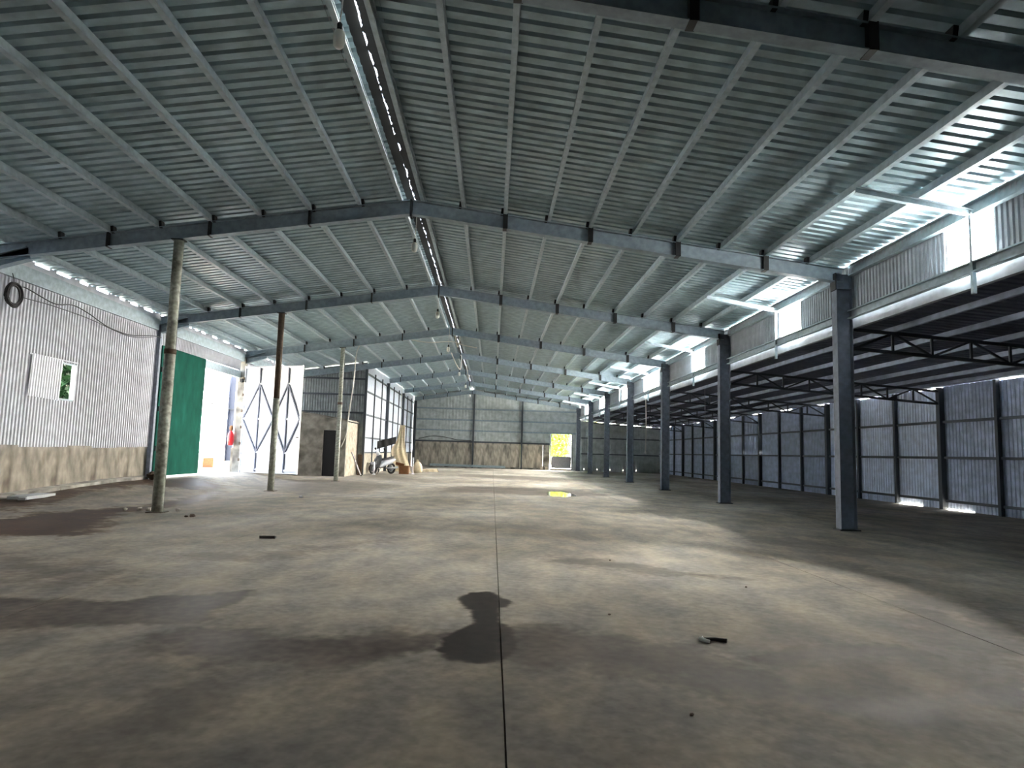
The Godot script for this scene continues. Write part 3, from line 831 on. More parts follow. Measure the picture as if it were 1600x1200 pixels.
# ------------------------------------------------------------------ low aisle on the right
func build_aisle() -> void:
	var c := struct("ceiling_aisle", "low lean-to roof of corrugated sheets over the dark side aisle", "roof")
	var sl := 0.066
	var along := Vector3(1, -sl, 0).normalized()
	var up := Vector3(sl, 1, 0).normalized()
	var d := NEAR
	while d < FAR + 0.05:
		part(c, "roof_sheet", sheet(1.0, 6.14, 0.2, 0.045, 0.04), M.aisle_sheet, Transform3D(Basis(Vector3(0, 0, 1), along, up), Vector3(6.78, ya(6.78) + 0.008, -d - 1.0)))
		part(c, "shade_lining", sheet(1.0, 6.14, 0.2, 0.045, 0.04), M.backer_coat, Transform3D(Basis(Vector3(0, 0, 1), along, up), Vector3(6.78, ya(6.78) + 0.004, -d - 1.0)))  # added second layer, darkened so the aisle roof looks shaded from below
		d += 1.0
	for x in [7.5, 8.5, 9.5, 10.5, 11.45, 12.2]:
		var st := new_st()
		c_section(st, x, ya(x) - 0.05, NEAR, FAR, 0.1, 0.05, 1.0, -atan(sl))
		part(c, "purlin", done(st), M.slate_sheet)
	var truss_label := {2: "dark lattice roof truss behind the first column", 3: "dark lattice roof truss meeting the brightest wall panels", 4: "dark lattice truss beyond the brightest wall panels", 5: "lattice truss deep in the dark aisle at the fourth column", 6: "lattice truss deep in the dark aisle at the fifth column", 7: "last lattice truss before the aisle end wall"}
	for b in range(1, 8):
		var t := thing("roof_truss", truss_label.get(b, "dark lattice roof truss first in the row over the aisle"), "truss", Vector3(XC + 0.2, 0, -D(b)), "lattice trusses in the aisle")
		var n := 8
		var x0 := XC + 0.2
		var x1 := XW - 0.02
		var top := func(k: float) -> Vector3:
			var x := lerpf(x0, x1, k)
			return Vector3(x - x0, ya(x) - 0.13, 0)
		var bot := func(k: float) -> Vector3: return top.call(k) - Vector3(0, 0.36, 0)
		bar_part(t, "top_chord", top.call(0.0), top.call(1.0), 0.06, 0.06, M.girt, Vector3.BACK)
		bar_part(t, "bottom_chord", bot.call(0.0), bot.call(1.0), 0.06, 0.06, M.girt, Vector3.BACK)
		for k in n:
			var a: float = float(k) / n
			var e: float = float(k + 1) / n
			if k % 2 == 0: bar_part(t, "diagonal_web", bot.call(a), top.call(e), 0.04, 0.04, M.girt, Vector3.BACK)
			else: bar_part(t, "diagonal_web", top.call(a), bot.call(e), 0.04, 0.04, M.girt, Vector3.BACK)
			bar_part(t, "upright_web", bot.call(e), top.call(e), 0.04, 0.04, M.girt, Vector3.BACK)
	# outer wall
	var w := struct("wall_right", "bluish corrugated outer wall of the dark side aisle", "wall")
	d = NEAR
	var i := 0
	while d < FAR + 0.08:
		var wd := minf(1.0833, FAR + 0.1 - d)
		var holes := []
		if d > D(4.75) and d < D(5.6):
			holes = [[1, 1.60, 1.67], [5, 1.60, 1.66], [2, 2.27, 2.34], [6, 2.27, 2.34]]
		var y0: float = -0.08
		if (d > D(2.80) and d < D(2.95)) or (d > D(3.08) and d < D(3.24)): y0 = 0.025
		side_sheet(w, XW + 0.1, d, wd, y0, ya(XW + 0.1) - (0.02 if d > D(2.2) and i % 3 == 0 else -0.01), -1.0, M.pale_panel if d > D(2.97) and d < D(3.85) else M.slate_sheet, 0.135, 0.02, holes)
		d += wd
		i += 1
	for k in range(-3, 24):
		var pd := D(k / 3.0)
		var main: bool = k % 3 == 0
		var t := 0.15 if main else 0.10
		bar_part(w, "wall_post", Vector3(XW, 0, -pd), Vector3(XW, ya(XW) - 0.02, -pd), t, t, M.girt, Vector3.BACK)
	for y in [0.24, 1.44, 2.45]:
		box_part(w, "girt", Vector3(XW + 0.01, y - 0.035, -FAR), Vector3(XW + 0.07, y + 0.035, -NEAR), M.girt)
	# end wall of the aisle
	var e := struct("wall_aisle_end", "grey sheet wall closing the far end of the aisle", "wall")
	var x := 6.76
	while x < XW + 0.1:
		var wd := minf(1.0, XW + 0.1 - x)
		cross_sheet(e, x, FAR + 0.05, wd, -0.08, ya(x + wd), M.far_sheet, 0.13, 0.02, [[2, 0.2, 0.25]] if x < 11.0 else [])
		x += wd
	for y in [1.3, 2.5]:
		box_part(e, "girt", Vector3(6.76, y - 0.04, -(FAR + 0.04)), Vector3(XW, y + 0.04, -(FAR - 0.03)), M.girt)

func build_near_wall() -> void:
	var w := struct("wall_near", "plain sheet wall closing the hall opposite the far doorway", "wall")
	box_part(w, "end_panel", Vector3(XL - 0.2, 0, -NEAR + 0.02), Vector3(RIDGE, 4.7, -NEAR + 0.1), M.dull_sheet)
	box_part(w, "end_panel", Vector3(RIDGE, 0, -NEAR + 0.02), Vector3(6.8, 4.8, -NEAR + 0.1), M.dull_sheet)
	box_part(w, "end_panel", Vector3(6.8, 0, -NEAR + 0.02), Vector3(XW + 0.2, 3.9, -NEAR + 0.1), M.dull_sheet)
	var st := new_st()
	for z in [-NEAR + 0.02, -NEAR + 0.1]:
		quad(st, Vector3(XL - 0.2, 4.69, z), Vector3(XL - 0.2, yl(XL) + PUR, z), Vector3(RIDGE, APEX + PUR + 0.05, z), Vector3(RIDGE, 4.69, z))
		quad(st, Vector3(RIDGE, 4.69, z), Vector3(RIDGE, APEX + PUR + 0.05, z), Vector3(6.8, yr(6.8) + PUR, z), Vector3(6.8, 4.69, z))
	part(w, "gable_panel", done(st), M.dull_sheet)

# ------------------------------------------------------------------ low masonry block
func wall_slab(parent: Node, called: String, pts: Array, d0: float, d1: float, m: Material) -> void:     # upright plate from an outline (x, y)
	var st := new_st()
	var poly := PackedVector2Array()
	for p in pts: poly.append(p)
	var tri := Geometry2D.triangulate_polygon(poly)
	for d in [d0, d1]:
		for k in tri: st.add_vertex(Vector3(poly[k].x, poly[k].y, -d))
	for i in poly.size():
		var a := poly[i]
		var b := poly[(i + 1) % poly.size()]
		quad(st, Vector3(a.x, a.y, -d0), Vector3(b.x, b.y, -d0), Vector3(b.x, b.y, -d1), Vector3(a.x, a.y, -d1))
	part(parent, called, done(st), m)

func build_low_block() -> void:
	var w := struct("wall_block", "low concrete room with a doorway filled by an added near-black shade panel in front of the cross wall", "wall")
	var d0 := 29.3
	var d1 := D(5.0) + 0.07
	var xr := -6.33
	wall_slab(w, "front_wall", [Vector2(XL, -0.05), Vector2(XL, 2.86), Vector2(xr, 2.39), Vector2(xr, -0.05), Vector2(-6.72, -0.05), Vector2(-6.72, 1.98), Vector2(-7.32, 1.98), Vector2(-7.32, -0.05)], d0, d0 + 0.14, M.grey_concrete)
	box_part(w, "door_jamb", Vector3(-7.5, -0.02, -(d0 + 0.1)), Vector3(-7.32, 1.98, -(d0 - 0.05)), M.grey_concrete)
	box_part(w, "doorway_shade", Vector3(-7.32, 0.0, -(d0 + 0.13)), Vector3(-6.72, 1.97, -(d0 + 0.10)), M.navy_paint)  # added panel, near-black in place of the unlit room behind the doorway
	box_part(w, "side_wall", Vector3(xr - 0.14, -0.05, -d1), Vector3(xr, 2.36, -(d0 + 0.145)), M.plaster)
	box_part(w, "lintel", Vector3(-8.2, 1.98, -(d0 + 0.02)), Vector3(-6.72, 2.06, -(d0 - 0.03)), M.grey_concrete)
	var st := new_st()
	quad(st, Vector3(XL, 2.88, -(d0 - 0.06)), Vector3(xr + 0.05, 2.40, -(d0 - 0.06)), Vector3(xr + 0.05, 2.40, -d1), Vector3(XL, 2.88, -d1))
	quad(st, Vector3(XL, 2.94, -(d0 - 0.06)), Vector3(xr + 0.05, 2.46, -(d0 - 0.06)), Vector3(xr + 0.05, 2.46, -d1), Vector3(XL, 2.94, -d1))
	quad(st, Vector3(XL, 2.88, -(d0 - 0.06)), Vector3(xr + 0.05, 2.40, -(d0 - 0.06)), Vector3(xr + 0.05, 2.46, -(d0 - 0.06)), Vector3(XL, 2.94, -(d0 - 0.06)))
	quad(st, Vector3(xr + 0.05, 2.40, -(d0 - 0.06)), Vector3(xr + 0.05, 2.46, -(d0 - 0.06)), Vector3(xr + 0.05, 2.46, -d1), Vector3(xr + 0.05, 2.40, -d1))
	part(w, "roof_slab", done(st), M.grey_concrete)

# ------------------------------------------------------------------ outside
func leaves(count: int, lo: Vector3, hi: Vector3, size: float, seed_: int) -> ArrayMesh:
	var r := RandomNumberGenerator.new()
	r.seed = seed_
	var st := new_st()
	var c := (lo + hi) * 0.5
	var h := (hi - lo) * 0.5
	for i in count:
		var p := Vector3(r.randf_range(-1, 1), r.randf_range(-1, 1), r.randf_range(-1, 1))
		while p.length() > 1.0: p = Vector3(r.randf_range(-1, 1), r.randf_range(-1, 1), r.randf_range(-1, 1))
		var o := c + p * h
		var bs := Basis.from_euler(Vector3(r.randf_range(-0.9, 0.9), r.randf_range(0, TAU), r.randf_range(-0.6, 0.6)))
		var s := size * r.randf_range(0.6, 1.2)
		var a := o + bs * Vector3(0, 0, 0)
		var b := o + bs * Vector3(s * 0.22, -s * 0.06, s * 0.5)
		var t := o + bs * Vector3(0, -s * 0.25, s)
		var e := o + bs * Vector3(-s * 0.22, -s * 0.06, s * 0.5)
		for v in [a, t, b, a, e, t]: st.add_vertex(v)
	return done(st)

func shrub(label: String, at: Vector3, w: float, h: float, count: int, m: Material, seed_: int, size: float, group: String) -> void:
	var s := thing("shrub", label, "shrub", at, group)
	var f := part(s, "foliage", leaves(count, Vector3(-w, 0.1, -w * 0.6), Vector3(w, h, w * 0.6), size, seed_), m)
	f.set_meta("kind", "stuff")
	var r := RandomNumberGenerator.new()
	r.seed = seed_
	for k in 4:
		var tip := Vector3(r.randf_range(-w, w) * 0.7, h * r.randf_range(0.6, 0.9), r.randf_range(-0.3, 0.3))
		part(s, "branch", tube_mesh(curve([Vector3.ZERO, Vector3(tip.x * 0.3, tip.y * 0.5, tip.z), tip]), 0.03, 6, 0.008), M.bark)

func build_outside() -> void:
	var y := struct("ground_yard", "pale concrete yard outside the left gate", "ground")
	box_part(y, "paving", Vector3(-60, -0.4, -90), Vector3(-9.66, 0.18, 40), M.yard)
	box_part(y, "paving", Vector3(-9.66, -0.4, -90), Vector3(12.955, -0.02, -(FAR + 0.14)), M.yard)
	var sd := struct("ground_bounce_yard", "unseen open yard outside the aisle wall, made pale to bounce sunlight", "ground")
	box_part(sd, "paving", Vector3(12.96, -0.4, -140), Vector3(220, -0.05, 90), M.pale_yard)  # unseen ground, paled and extended to bounce sunlight up to the roof
	# pale building across the yard
	var b := thing("neighbour_building", "overexposed white building across the yard beyond the gate", "building", Vector3(-24, 0.18, -50))
	box_part(b, "wall", Vector3(-3, 0, -16), Vector3(0, 5.2, 22), M.white_wall)
	box_part(b, "roof_edge", Vector3(-3.2, 5.2, -16.2), Vector3(0.3, 5.4, 22.2), M.grey_paint)
	for k in 5:
		box_part(b, "pilaster", Vector3(0, 0, -14.2 + k * 6.5), Vector3(0.14, 5.2, -13.8 + k * 6.5), M.plaster)
	box_part(b, "pipe_run", Vector3(0.02, 4.4, -16), Vector3(0.14, 4.55, 22), M.grey_paint)
	# yard column on a footing
	var c := thing("yard_column", "grey channel steel column on rounded concrete footing outside the gate", "column", Vector3(-11.5, 0.18, -29.9))
	var st := new_st()
	i_beam(st, Vector3(0, 0.15, 0), Vector3(0, 4.2, 0), 0.3, 0.34, Vector3.RIGHT)
	part(c, "shaft", done(st), M.bar_paint)
	for yy in [1.3, 2.6]:
		box_part(c, "stiffener", Vector3(-0.14, yy, -0.16), Vector3(0.14, yy + 0.02, 0.16), M.girt)
	part(c, "footing", lathe([Vector2(0.0, 0.36), Vector2(0.2, 0.34), Vector2(0.34, 0.24), Vector2(0.42, 0.08), Vector2(0.44, -0.02)]), M.grey_concrete)
	# plastic table with things on and under it
	var t := thing("plastic_table", "white plastic table standing in the yard outside the gate", "table", Vector3(-12.9, 0.18, -31.7))
	box_part(t, "table_top", Vector3(-0.5, 0.68, -0.95), Vector3(0.5, 0.73, 0.95), M.white_plastic)
	box_part(t, "apron", Vector3(-0.46, 0.60, -0.9), Vector3(0.46, 0.68, 0.9), M.white_plastic)
	for q in [[-0.42, -0.85], [0.42, -0.85], [-0.42, 0.85], [0.42, 0.85]]:
		bar_part(t, "leg", Vector3(q[0], 0, q[1]), Vector3(q[0] * 0.96, 0.62, q[1] * 0.97), 0.1, 0.1, M.white_plastic, Vector3.BACK)
	var tray := thing("tray", "pink plastic tray lying on the white yard table", "tray", Vector3(-12.9, 0.912, -31.6))
	box_part(tray, "base", Vector3(-0.3, 0, -0.5), Vector3(0.3, 0.02, 0.5), M.pink_plastic)
	for q in [[-0.3, -0.29, -0.5, 0.5], [0.29, 0.3, -0.5, 0.5], [-0.29, 0.29, -0.5, -0.49], [-0.29, 0.29, 0.49, 0.5]]:
		box_part(tray, "rim", Vector3(q[0], 0.02, q[2]), Vector3(q[1], 0.13, q[3]), M.pink_plastic)
	var bottle := thing("bottle", "slim red bottle standing on the white yard table", "bottle", Vector3(-12.75, 0.912, -32.5))
	part(bottle, "body", lathe([Vector2(0.0, 0.0), Vector2(0.045, 0.0), Vector2(0.045, 0.22), Vector2(0.02, 0.3), Vector2(0.018, 0.36), Vector2(0.0, 0.36)]), M.red_plastic)
	part(bottle, "cap", lathe([Vector2(0.0, 0.40), Vector2(0.022, 0.40), Vector2(0.022, 0.36), Vector2(0.0, 0.36)]), M.white_plastic)
	var ct := thing("carton", "tan cardboard carton on the ground under the white yard table", "box", Vector3(-12.8, 0.18, -31.5))
	box_part(ct, "body", Vector3(-0.3, 0.0, -0.5), Vector3(0.3, 0.42, 0.5), M.cardboard)
	box_part(ct, "flap", Vector3(0.3, 0.3, -0.5), Vector3(0.31, 0.43, 0.5), M.cardboard)
	# red sack hanging on the gate post
	var sk := thing("red_bag", "red bag with tan top hanging by the gate post", "bag", Vector3(XL - 0.16, 1.2, -(D(4.0) - 0.28)))
	part(sk, "sack", lathe([Vector2(0.0, 0.0), Vector2(0.09, 0.02), Vector2(0.12, 0.2), Vector2(0.10, 0.42), Vector2(0.05, 0.52), Vector2(0.03, 0.54)]), M.red_plastic)
	part(sk, "neck", lathe([Vector2(0.03, 0.54), Vector2(0.07, 0.60), Vector2(0.06, 0.72), Vector2(0.0, 0.74)]), M.cardboard)
	# planting
	shrub("dark green shrub outside the small window", Vector3(-11.6, 0.18, -17.85), 0.75, 4.4, 2600, M.dark_leaf, 3, 0.35, "")
	var k := 0
	for a in [[2.7, 54.6], [5.3, 54.6], [7.9, 54.6]]:
		shrub("bright yellow-green shrub beyond the far doorway", Vector3(a[0], -0.02, -a[1]), 1.02, 4.6, 4200, M.leaf, 20 + k, 0.34, "sunlit shrubs beyond the far doorway")
		k += 1

# ------------------------------------------------------------------ bulbs and cables
func build_lamps_and_cables() -> void:
	var where := [[-1.67, 5.22, 6.41, 5.95, "white bulb, first in the ridge row, in the bay before the mottled pipe prop"],
		[-1.66, 5.11, 12.95, 5.8, "white bulb hanging just behind the rafter on the mottled pipe prop"],
		[-1.68, 4.98, 18.9, 5.8, "white bulb hanging just behind the rafter on the rusty pipe prop"],
		[-1.74, 4.86, 24.6, 5.7, "white bulb hanging in the tangle of white cables"],
		[-1.72, 4.86, 32.4, 5.6, "white bulb hanging beside the corrugated cross wall, off"],
		[-1.66, 4.88, 38.8, 5.6, "white bulb hanging second before the far wall"],
		[-1.62, 4.86, 45.2, 5.6, "white bulb hanging closest to the far wall"]]
	for a in where:
		var y: float = a[1]
		var l := thing("hanging_bulb", a[4], "bulb", Vector3(a[0], y, -a[2]), "unlit bulbs hanging along the ridge")
		part(l, "bulb", lathe([Vector2(0.0, 0.0), Vector2(0.03, 0.004), Vector2(0.052, 0.03), Vector2(0.058, 0.07), Vector2(0.058, 0.14), Vector2(0.05, 0.18), Vector2(0.024, 0.195), Vector2(0.024, 0.2)]), M.bulb_glass)
		part(l, "socket", lathe([Vector2(0.026, 0.19), Vector2(0.028, 0.26), Vector2(0.012, 0.28), Vector2(0.0, 0.28)]), M.black_rubber)
		part(l, "cord", tube_mesh([Vector3(0, 0.275, 0), Vector3(0.012, (a[3] - y) * 0.6, 0), Vector3(0.02, a[3] - y + 0.12, -0.02)], 0.007, 6), M.white_wire)
	# black cable with its coil on the left wall
	var c := thing("cable_coil", "coil of black cable hung high on the white corrugated wall", "cable", Vector3(XL + 0.21, 3.96, -12.85))
	var pts := []
	for i in 169:
		var a := TAU * i / 24.0
		var rr := 0.19 + 0.02 * sin(i * 0.31) + 0.012 * sin(i * 0.13)
		pts.append(Vector3(0.012 * sin(i * 0.21) + 0.008 * (i / 24), rr * 1.08 * sin(a), rr * cos(a)))
	part(c, "winding", tube_mesh(pts, 0.017, 6), M.black_wire)
	part(c, "tie", tube_mesh([Vector3(0, 0.2, 0), Vector3(0.01, 0.3, 0.03), Vector3(-0.05, 0.42, 0.0)], 0.008, 6), M.black_wire)
	part(c, "upper_lead", tube_mesh(curve([Vector3(0.02, 0.12, -0.2), Vector3(0, 0.22, -0.3), Vector3(0, 0.10, -1.2), Vector3(0, 0.2, -1.8), Vector3(0, 0.14, -2.4), Vector3(0, -0.02, -3.2), Vector3(0, -0.04, -4.2), Vector3(0.02, 0.12, -5.2), Vector3(0, 0.16, -5.75)]), 0.012, 6), M.black_wire)
	part(c, "lower_lead", tube_mesh(curve([Vector3(0.02, 0.0, -0.2), Vector3(0, 0.04, -1.0), Vector3(0, 0.04, -1.8), Vector3(0, 0.02, -2.55), Vector3(0, -0.05, -3.4), Vector3(0, -0.07, -4.3), Vector3(0.02, 0.10, -5.3)]), 0.009, 6), M.black_wire)
	# white cable under the fourth rafter and down to the prop
	var d4 := D(4.0) + 0.2
	var w := thing("white_cable", "white cable strung under the rafter and drooping down to a pipe prop", "cable", Vector3.ZERO)
	part(w, "span", tube_mesh(curve([Vector3(-0.71, 5.19, -d4), Vector3(-1.2, 5.27, -d4), Vector3(-1.7, 5.40, -d4), Vector3(-2.6, 5.34, -d4), Vector3(-3.6, 5.46, -d4), Vector3(-4.5, 5.42, -d4), Vector3(-5.15, 5.16, -d4), Vector3(-5.3, 4.7, -d4)]), 0.016, 6), M.white_wire)
	part(w, "drop", tube_mesh(curve([Vector3(-5.3, 4.7, -d4), Vector3(-5.34, 3.7, -d4), Vector3(-5.46, 2.46, -d4), Vector3(-5.52, 1.72, -d4), Vector3(-5.66, 1.25, -d4 + 0.1)]), 0.02, 6), M.white_wire)
	var tg := thing("cable_tangle", "loose loops of white cable under the ridge by the fourth bulb", "cable", Vector3(-1.6, 4.9, -25.75))
	part(tg, "loop", tube_mesh(curve([Vector3(-0.1, 0.1, 0), Vector3(0.05, -0.2, -1.2), Vector3(0.15, -0.22, -2.4), Vector3(0.1, 0.5, -4.0), Vector3(0.0, 0.75, -5.0)]), 0.022, 6), M.white_wire)
	part(tg, "loop", tube_mesh(curve([Vector3(0.0, 0.85, -0.2), Vector3(0.06, 0.55, -0.4), Vector3(0.12, 0.45, -0.6), Vector3(0.2, 0.9, -0.7)]), 0.02, 6), M.white_wire)
	part(tg, "loop", tube_mesh(curve([Vector3(0.28, 0.3, -5.0), Vector3(0.32, 0.0, -6.0), Vector3(0.28, -0.05, -8.0), Vector3(0.22, 0.5, -11.0)]), 0.02, 6), M.white_wire)
	# cables hanging from the sill of the clerestory
	var h := thing("hanging_cable", "long pale cable hanging from the sill beam past the third column", "cable", Vector3(6.6, 1.36, -28.9))
	part(h, "cord", tube_mesh(curve([Vector3(0, 0.08, 0), Vector3(0.02, 1.2, 0), Vector3(-0.01, 2.54, 0)]), 0.022, 6), M.white_wire)
	part(h, "plug", lathe([Vector2(0.0, 0.0), Vector2(0.04, 0.01), Vector2(0.04, 0.08), Vector2(0.0, 0.1)]), M.white_plastic)
	var h2 := thing("hanging_cable", "short dark cable hanging in the aisle between second and third columns", "cable", Vector3(7.5, 2.1, -23.6))
	part(h2, "cord", tube_mesh(curve([Vector3(0, 0.0, 0), Vector3(0.01, 0.8, 0), Vector3(0, 1.6, 0)]), 0.012, 6), M.grey_paint)
	var fc := thing("drooping_cable", "black cable drooping along the rail of the far wall", "cable", Vector3(-5.6, 2.0, -(FAR - 0.12)))
	part(fc, "cord", tube_mesh(curve([Vector3(0, 0.1, 0), Vector3(1.0, 0.32, 0.02), Vector3(2.0, 0.26, 0.02), Vector3(3.0, 0.08, 0.02), Vector3(4.0, 0.06, 0.02)]), 0.025, 6), M.black_wire)

# ------------------------------------------------------------------ parked scooter and junk by the side wall
func torus(r: float, t: float, n := 20, k := 8) -> ArrayMesh:
	var pts := []
	for i in n + 1: pts.append(Vector3(0, r * cos(TAU * i / n), r * sin(TAU * i / n)))
	return tube_mesh(pts, t, k)

func build_clutter() -> void:
	var s := thing("motor_scooter", "grey and black motor scooter parked against the side wall", "scooter", Vector3(-5.40, 0, -33.6))
	s.rotation.y = deg_to_rad(-38)
	var zf := 0.60
	var zr := -0.60
	for z in [zf, zr]:
		var wh := part(s, "wheel", torus(0.22, 0.055), M.black_rubber, Transform3D(Basis(), Vector3(0, 0.275, z)))
		part(wh, "hub", lathe([Vector2(0.0, -0.05), Vector2(0.13, -0.04), Vector2(0.15, 0.0), Vector2(0.13, 0.04), Vector2(0.0, 0.05)]), M.silver_paint, Transform3D(Basis(Vector3.BACK, PI / 2), Vector3.ZERO))
	var st := new_st()
	for sx in [-0.07, 0.07]:
		bar(st, Vector3(sx, 0.28, zf), Vector3(sx, 0.75, zf - 0.16), 0.04, 0.04, Vector3.RIGHT)
	part(s, "fork", done(st), M.silver_paint)
	part(s, "front_fender", lathe([Vector2(0.0, 0.06), Vector2(0.07, 0.05), Vector2(0.10, 0.0), Vector2(0.09, -0.08)]), M.silver_paint, Transform3D(Basis(Vector3.RIGHT, 0.2).scaled(Vector3(0.9, 1, 2.6)), Vector3(0, 0.54, zf)))
	# leg shield: curved plate
	st = new_st()
	for i in 6:
		for j in 6:
			var q := []
			for e in [[0, 0], [1, 0], [1, 1], [0, 1]]:
				var u: float = (i + e[0]) / 6.0 * 2.0 - 1.0
				var v: float = (j + e[1]) / 6.0
				q.append(Vector3(u * (0.16 + 0.10 * sin(v * PI)), 0.32 + v * 0.62, 0.52 - v * 0.16 - u * u * 0.12))
			quad(st, q[0], q[1], q[2], q[3])
	part(s, "leg_shield", done(st), M.silver_paint)
	part(s, "headlamp", lathe([Vector2(0.0, 0.09), Vector2(0.06, 0.07), Vector2(0.10, 0.0), Vector2(0.10, -0.08), Vector2(0.0, -0.1)]), M.white_plastic, Transform3D(Basis(Vector3.RIGHT, PI / 2 - 0.2), Vector3(0, 1.0, 0.36)))
	var hb := part(s, "handlebar", tube_mesh(curve([Vector3(-0.34, 1.06, 0.18), Vector3(-0.2, 1.05, 0.28), Vector3(0, 1.03, 0.32), Vector3(0.2, 1.05, 0.28), Vector3(0.34, 1.06, 0.18)]), 0.018, 8), M.black_rubber)
	for sx in [-1.0, 1.0]:
		var mr := part(hb, "mirror", lathe([Vector2(0.0, 0.012), Vector2(0.06, 0.01), Vector2(0.06, -0.01), Vector2(0.0, -0.015)]), M.black_rubber, Transform3D(Basis(Vector3.RIGHT, PI / 2), Vector3(sx * 0.32, 1.24, 0.22)))
		mr.name = "mirror"
		part(hb, "mirror_stalk", tube_mesh([Vector3(sx * 0.24, 1.05, 0.26), Vector3(sx * 0.31, 1.2, 0.22)], 0.008, 6), M.black_rubber)
	# tail body: lofted oval
	st = new_st()
	st.set_smooth_group(1)
	var secs := [[0.30, 0.36, 0.16, 0.10], [0.12, 0.46, 0.17, 0.14], [-0.15, 0.56, 0.17, 0.16], [-0.5, 0.64, 0.15, 0.14], [-0.82, 0.72, 0.07, 0.06]]
	for i in secs.size() - 1:
		for k in 12:
			var q := []
			for e in [[i, k], [i + 1, k], [i + 1, k + 1], [i, k + 1]]:
				var c: Array = secs[e[0]]
				var a: float = TAU * e[1] / 12.0
				q.append(Vector3(cos(a) * c[2], c[1] + sin(a) * c[3], c[0]))
			quad(st, q[0], q[1], q[2], q[3])
	part(s, "body", done(st), M.grey_paint)
	box_part(s, "floor_board", Vector3(-0.15, 0.30, 0.02), Vector3(0.15, 0.36, 0.46), M.black_rubber)
	st = new_st()
	st.set_smooth_group(1)
	secs = [[0.16, 0.66, 0.09, 0.03], [0.05, 0.72, 0.13, 0.05], [-0.3, 0.76, 0.14, 0.055], [-0.66, 0.83, 0.12, 0.05], [-0.76, 0.84, 0.05, 0.02]]
	for i in secs.size() - 1:
		for k in 12:
			var q := []
			for e in [[i, k], [i + 1, k], [i + 1, k + 1], [i, k + 1]]:
				var c: Array = secs[e[0]]
				var a: float = TAU * e[1] / 12.0
				q.append(Vector3(cos(a) * c[2], c[1] + sin(a) * c[3], c[0]))
			quad(st, q[0], q[1], q[2], q[3])
	part(s, "seat", done(st), M.black_rubber)
	part(s, "exhaust", tube_mesh([Vector3(0.13, 0.3, -0.1), Vector3(0.16, 0.28, -0.45), Vector3(0.17, 0.34, -0.85)], 0.035, 8, 0.055), M.silver_paint)
	part(s, "kick_stand", tube_mesh([Vector3(-0.1, 0.3, 0.0), Vector3(-0.24, 0.01, 0.1)], 0.014, 6), M.silver_paint)
	# black sheet and cream tarp hanging from the wall frame
	var bt := thing("black_sheet", "black plastic sheet stretched from the wall above the scooter", "tarpaulin", Vector3(-5.98, 0, -34.9))
	part(bt, "sheet", cloth([Vector3(0.06, 1.22, 0.1), Vector3(0.06, 1.62, 0.1)], [Vector3(0.95, 1.52, -0.3), Vector3(0.98, 1.9, -0.3)], 12, 0.03), M.black_rubber)
	var tp := thing("cream_tarpaulin", "cream cloth hanging in folds from the wall frame to the floor", "tarpaulin", Vector3(-5.0, 0, -35.2))
	part(tp, "cloth", cloth([Vector3(0.05, 0.12, 0.35), Vector3(-0.22, 1.15, 0.2), Vector3(0.0, 1.7, -0.1), Vector3(0.12, 2.5, -0.3)], [Vector3(0.85, 0.05, 0.1), Vector3(0.55, 1.0, 0.0), Vector3(0.42, 1.7, -0.1), Vector3(0.38, 2.5, -0.3)], 14, 0.07), M.cream_cloth)
	part(tp, "tie_rope", tube_mesh([Vector3(0.12, 2.48, -0.3), Vector3(0.1, 3.4, -0.4), Vector3(0.1, 4.6, -0.5)], 0.012, 6), M.white_wire)
	var bx := thing("cardboard_box", "worn brown cardboard box on the floor before the cream tarpaulin", "box", Vector3(-4.42, 0, -34.5))
	box_part(bx, "body", Vector3(-0.26, 0, -0.2), Vector3(0.22, 0.42, 0.2), M.cardboard)
	bar_part(bx, "flap", Vector3(-0.24, 0.42, 0.18), Vector3(-0.2, 0.56, 0.26), 0.01, 0.44, M.cardboard, Vector3.RIGHT)
	bar_part(bx, "flap", Vector3(0.2, 0.42, 0.0), Vector3(0.34, 0.36, 0.0), 0.38, 0.01, M.cardboard, Vector3.UP)
	var wp := thing("white_stake", "thin white stake standing on the floor beside the cardboard box", "stake", Vector3(-4.0, 0, -34.5))
	part(wp, "shaft", tube_mesh([Vector3(0, 0.02, 0), Vector3(0.0, 0.86, 0)], 0.028, 8), M.white_paint)
	part(wp, "foot", lathe([Vector2(0.0, 0.04), Vector2(0.08, 0.03), Vector2(0.09, 0.0)]), M.white_paint)
	var ws := thing("white_stand", "thin white stand on the floor in front of the scooter", "stake", Vector3(-5.62, 0, -32.5))
	part(ws, "shaft", tube_mesh([Vector3(0, 0.02, 0), Vector3(0.0, 0.62, 0)], 0.025, 8), M.white_paint)
	part(ws, "foot", lathe([Vector2(0.0, 0.06), Vector2(0.06, 0.05), Vector2(0.09, 0.0)]), M.white_paint)
	var sk := thing("white_sack", "white sack slumped on the floor beyond the cardboard box", "sack", Vector3(-3.95, 0, -36.5))
	part(sk, "body", lathe([Vector2(0.0, 0.0), Vector2(0.2, 0.0), Vector2(0.25, 0.15), Vector2(0.22, 0.42), Vector2(0.12, 0.56), Vector2(0.04, 0.6)]), M.cream_cloth, Transform3D(Basis(Vector3.BACK, 0.1), Vector3(0, 0.02, 0)))
	part(sk, "tied_neck", lathe([Vector2(0.04, 0.6), Vector2(0.09, 0.68), Vector2(0.0, 0.7)]), M.cream_cloth, Transform3D(Basis(Vector3.BACK, 0.1), Vector3(0, 0.02, 0)))
	var rg := thing("white_rag", "crumpled white rag on the floor beyond the white sack", "rag", Vector3(-3.5, 0.0, -38.5))
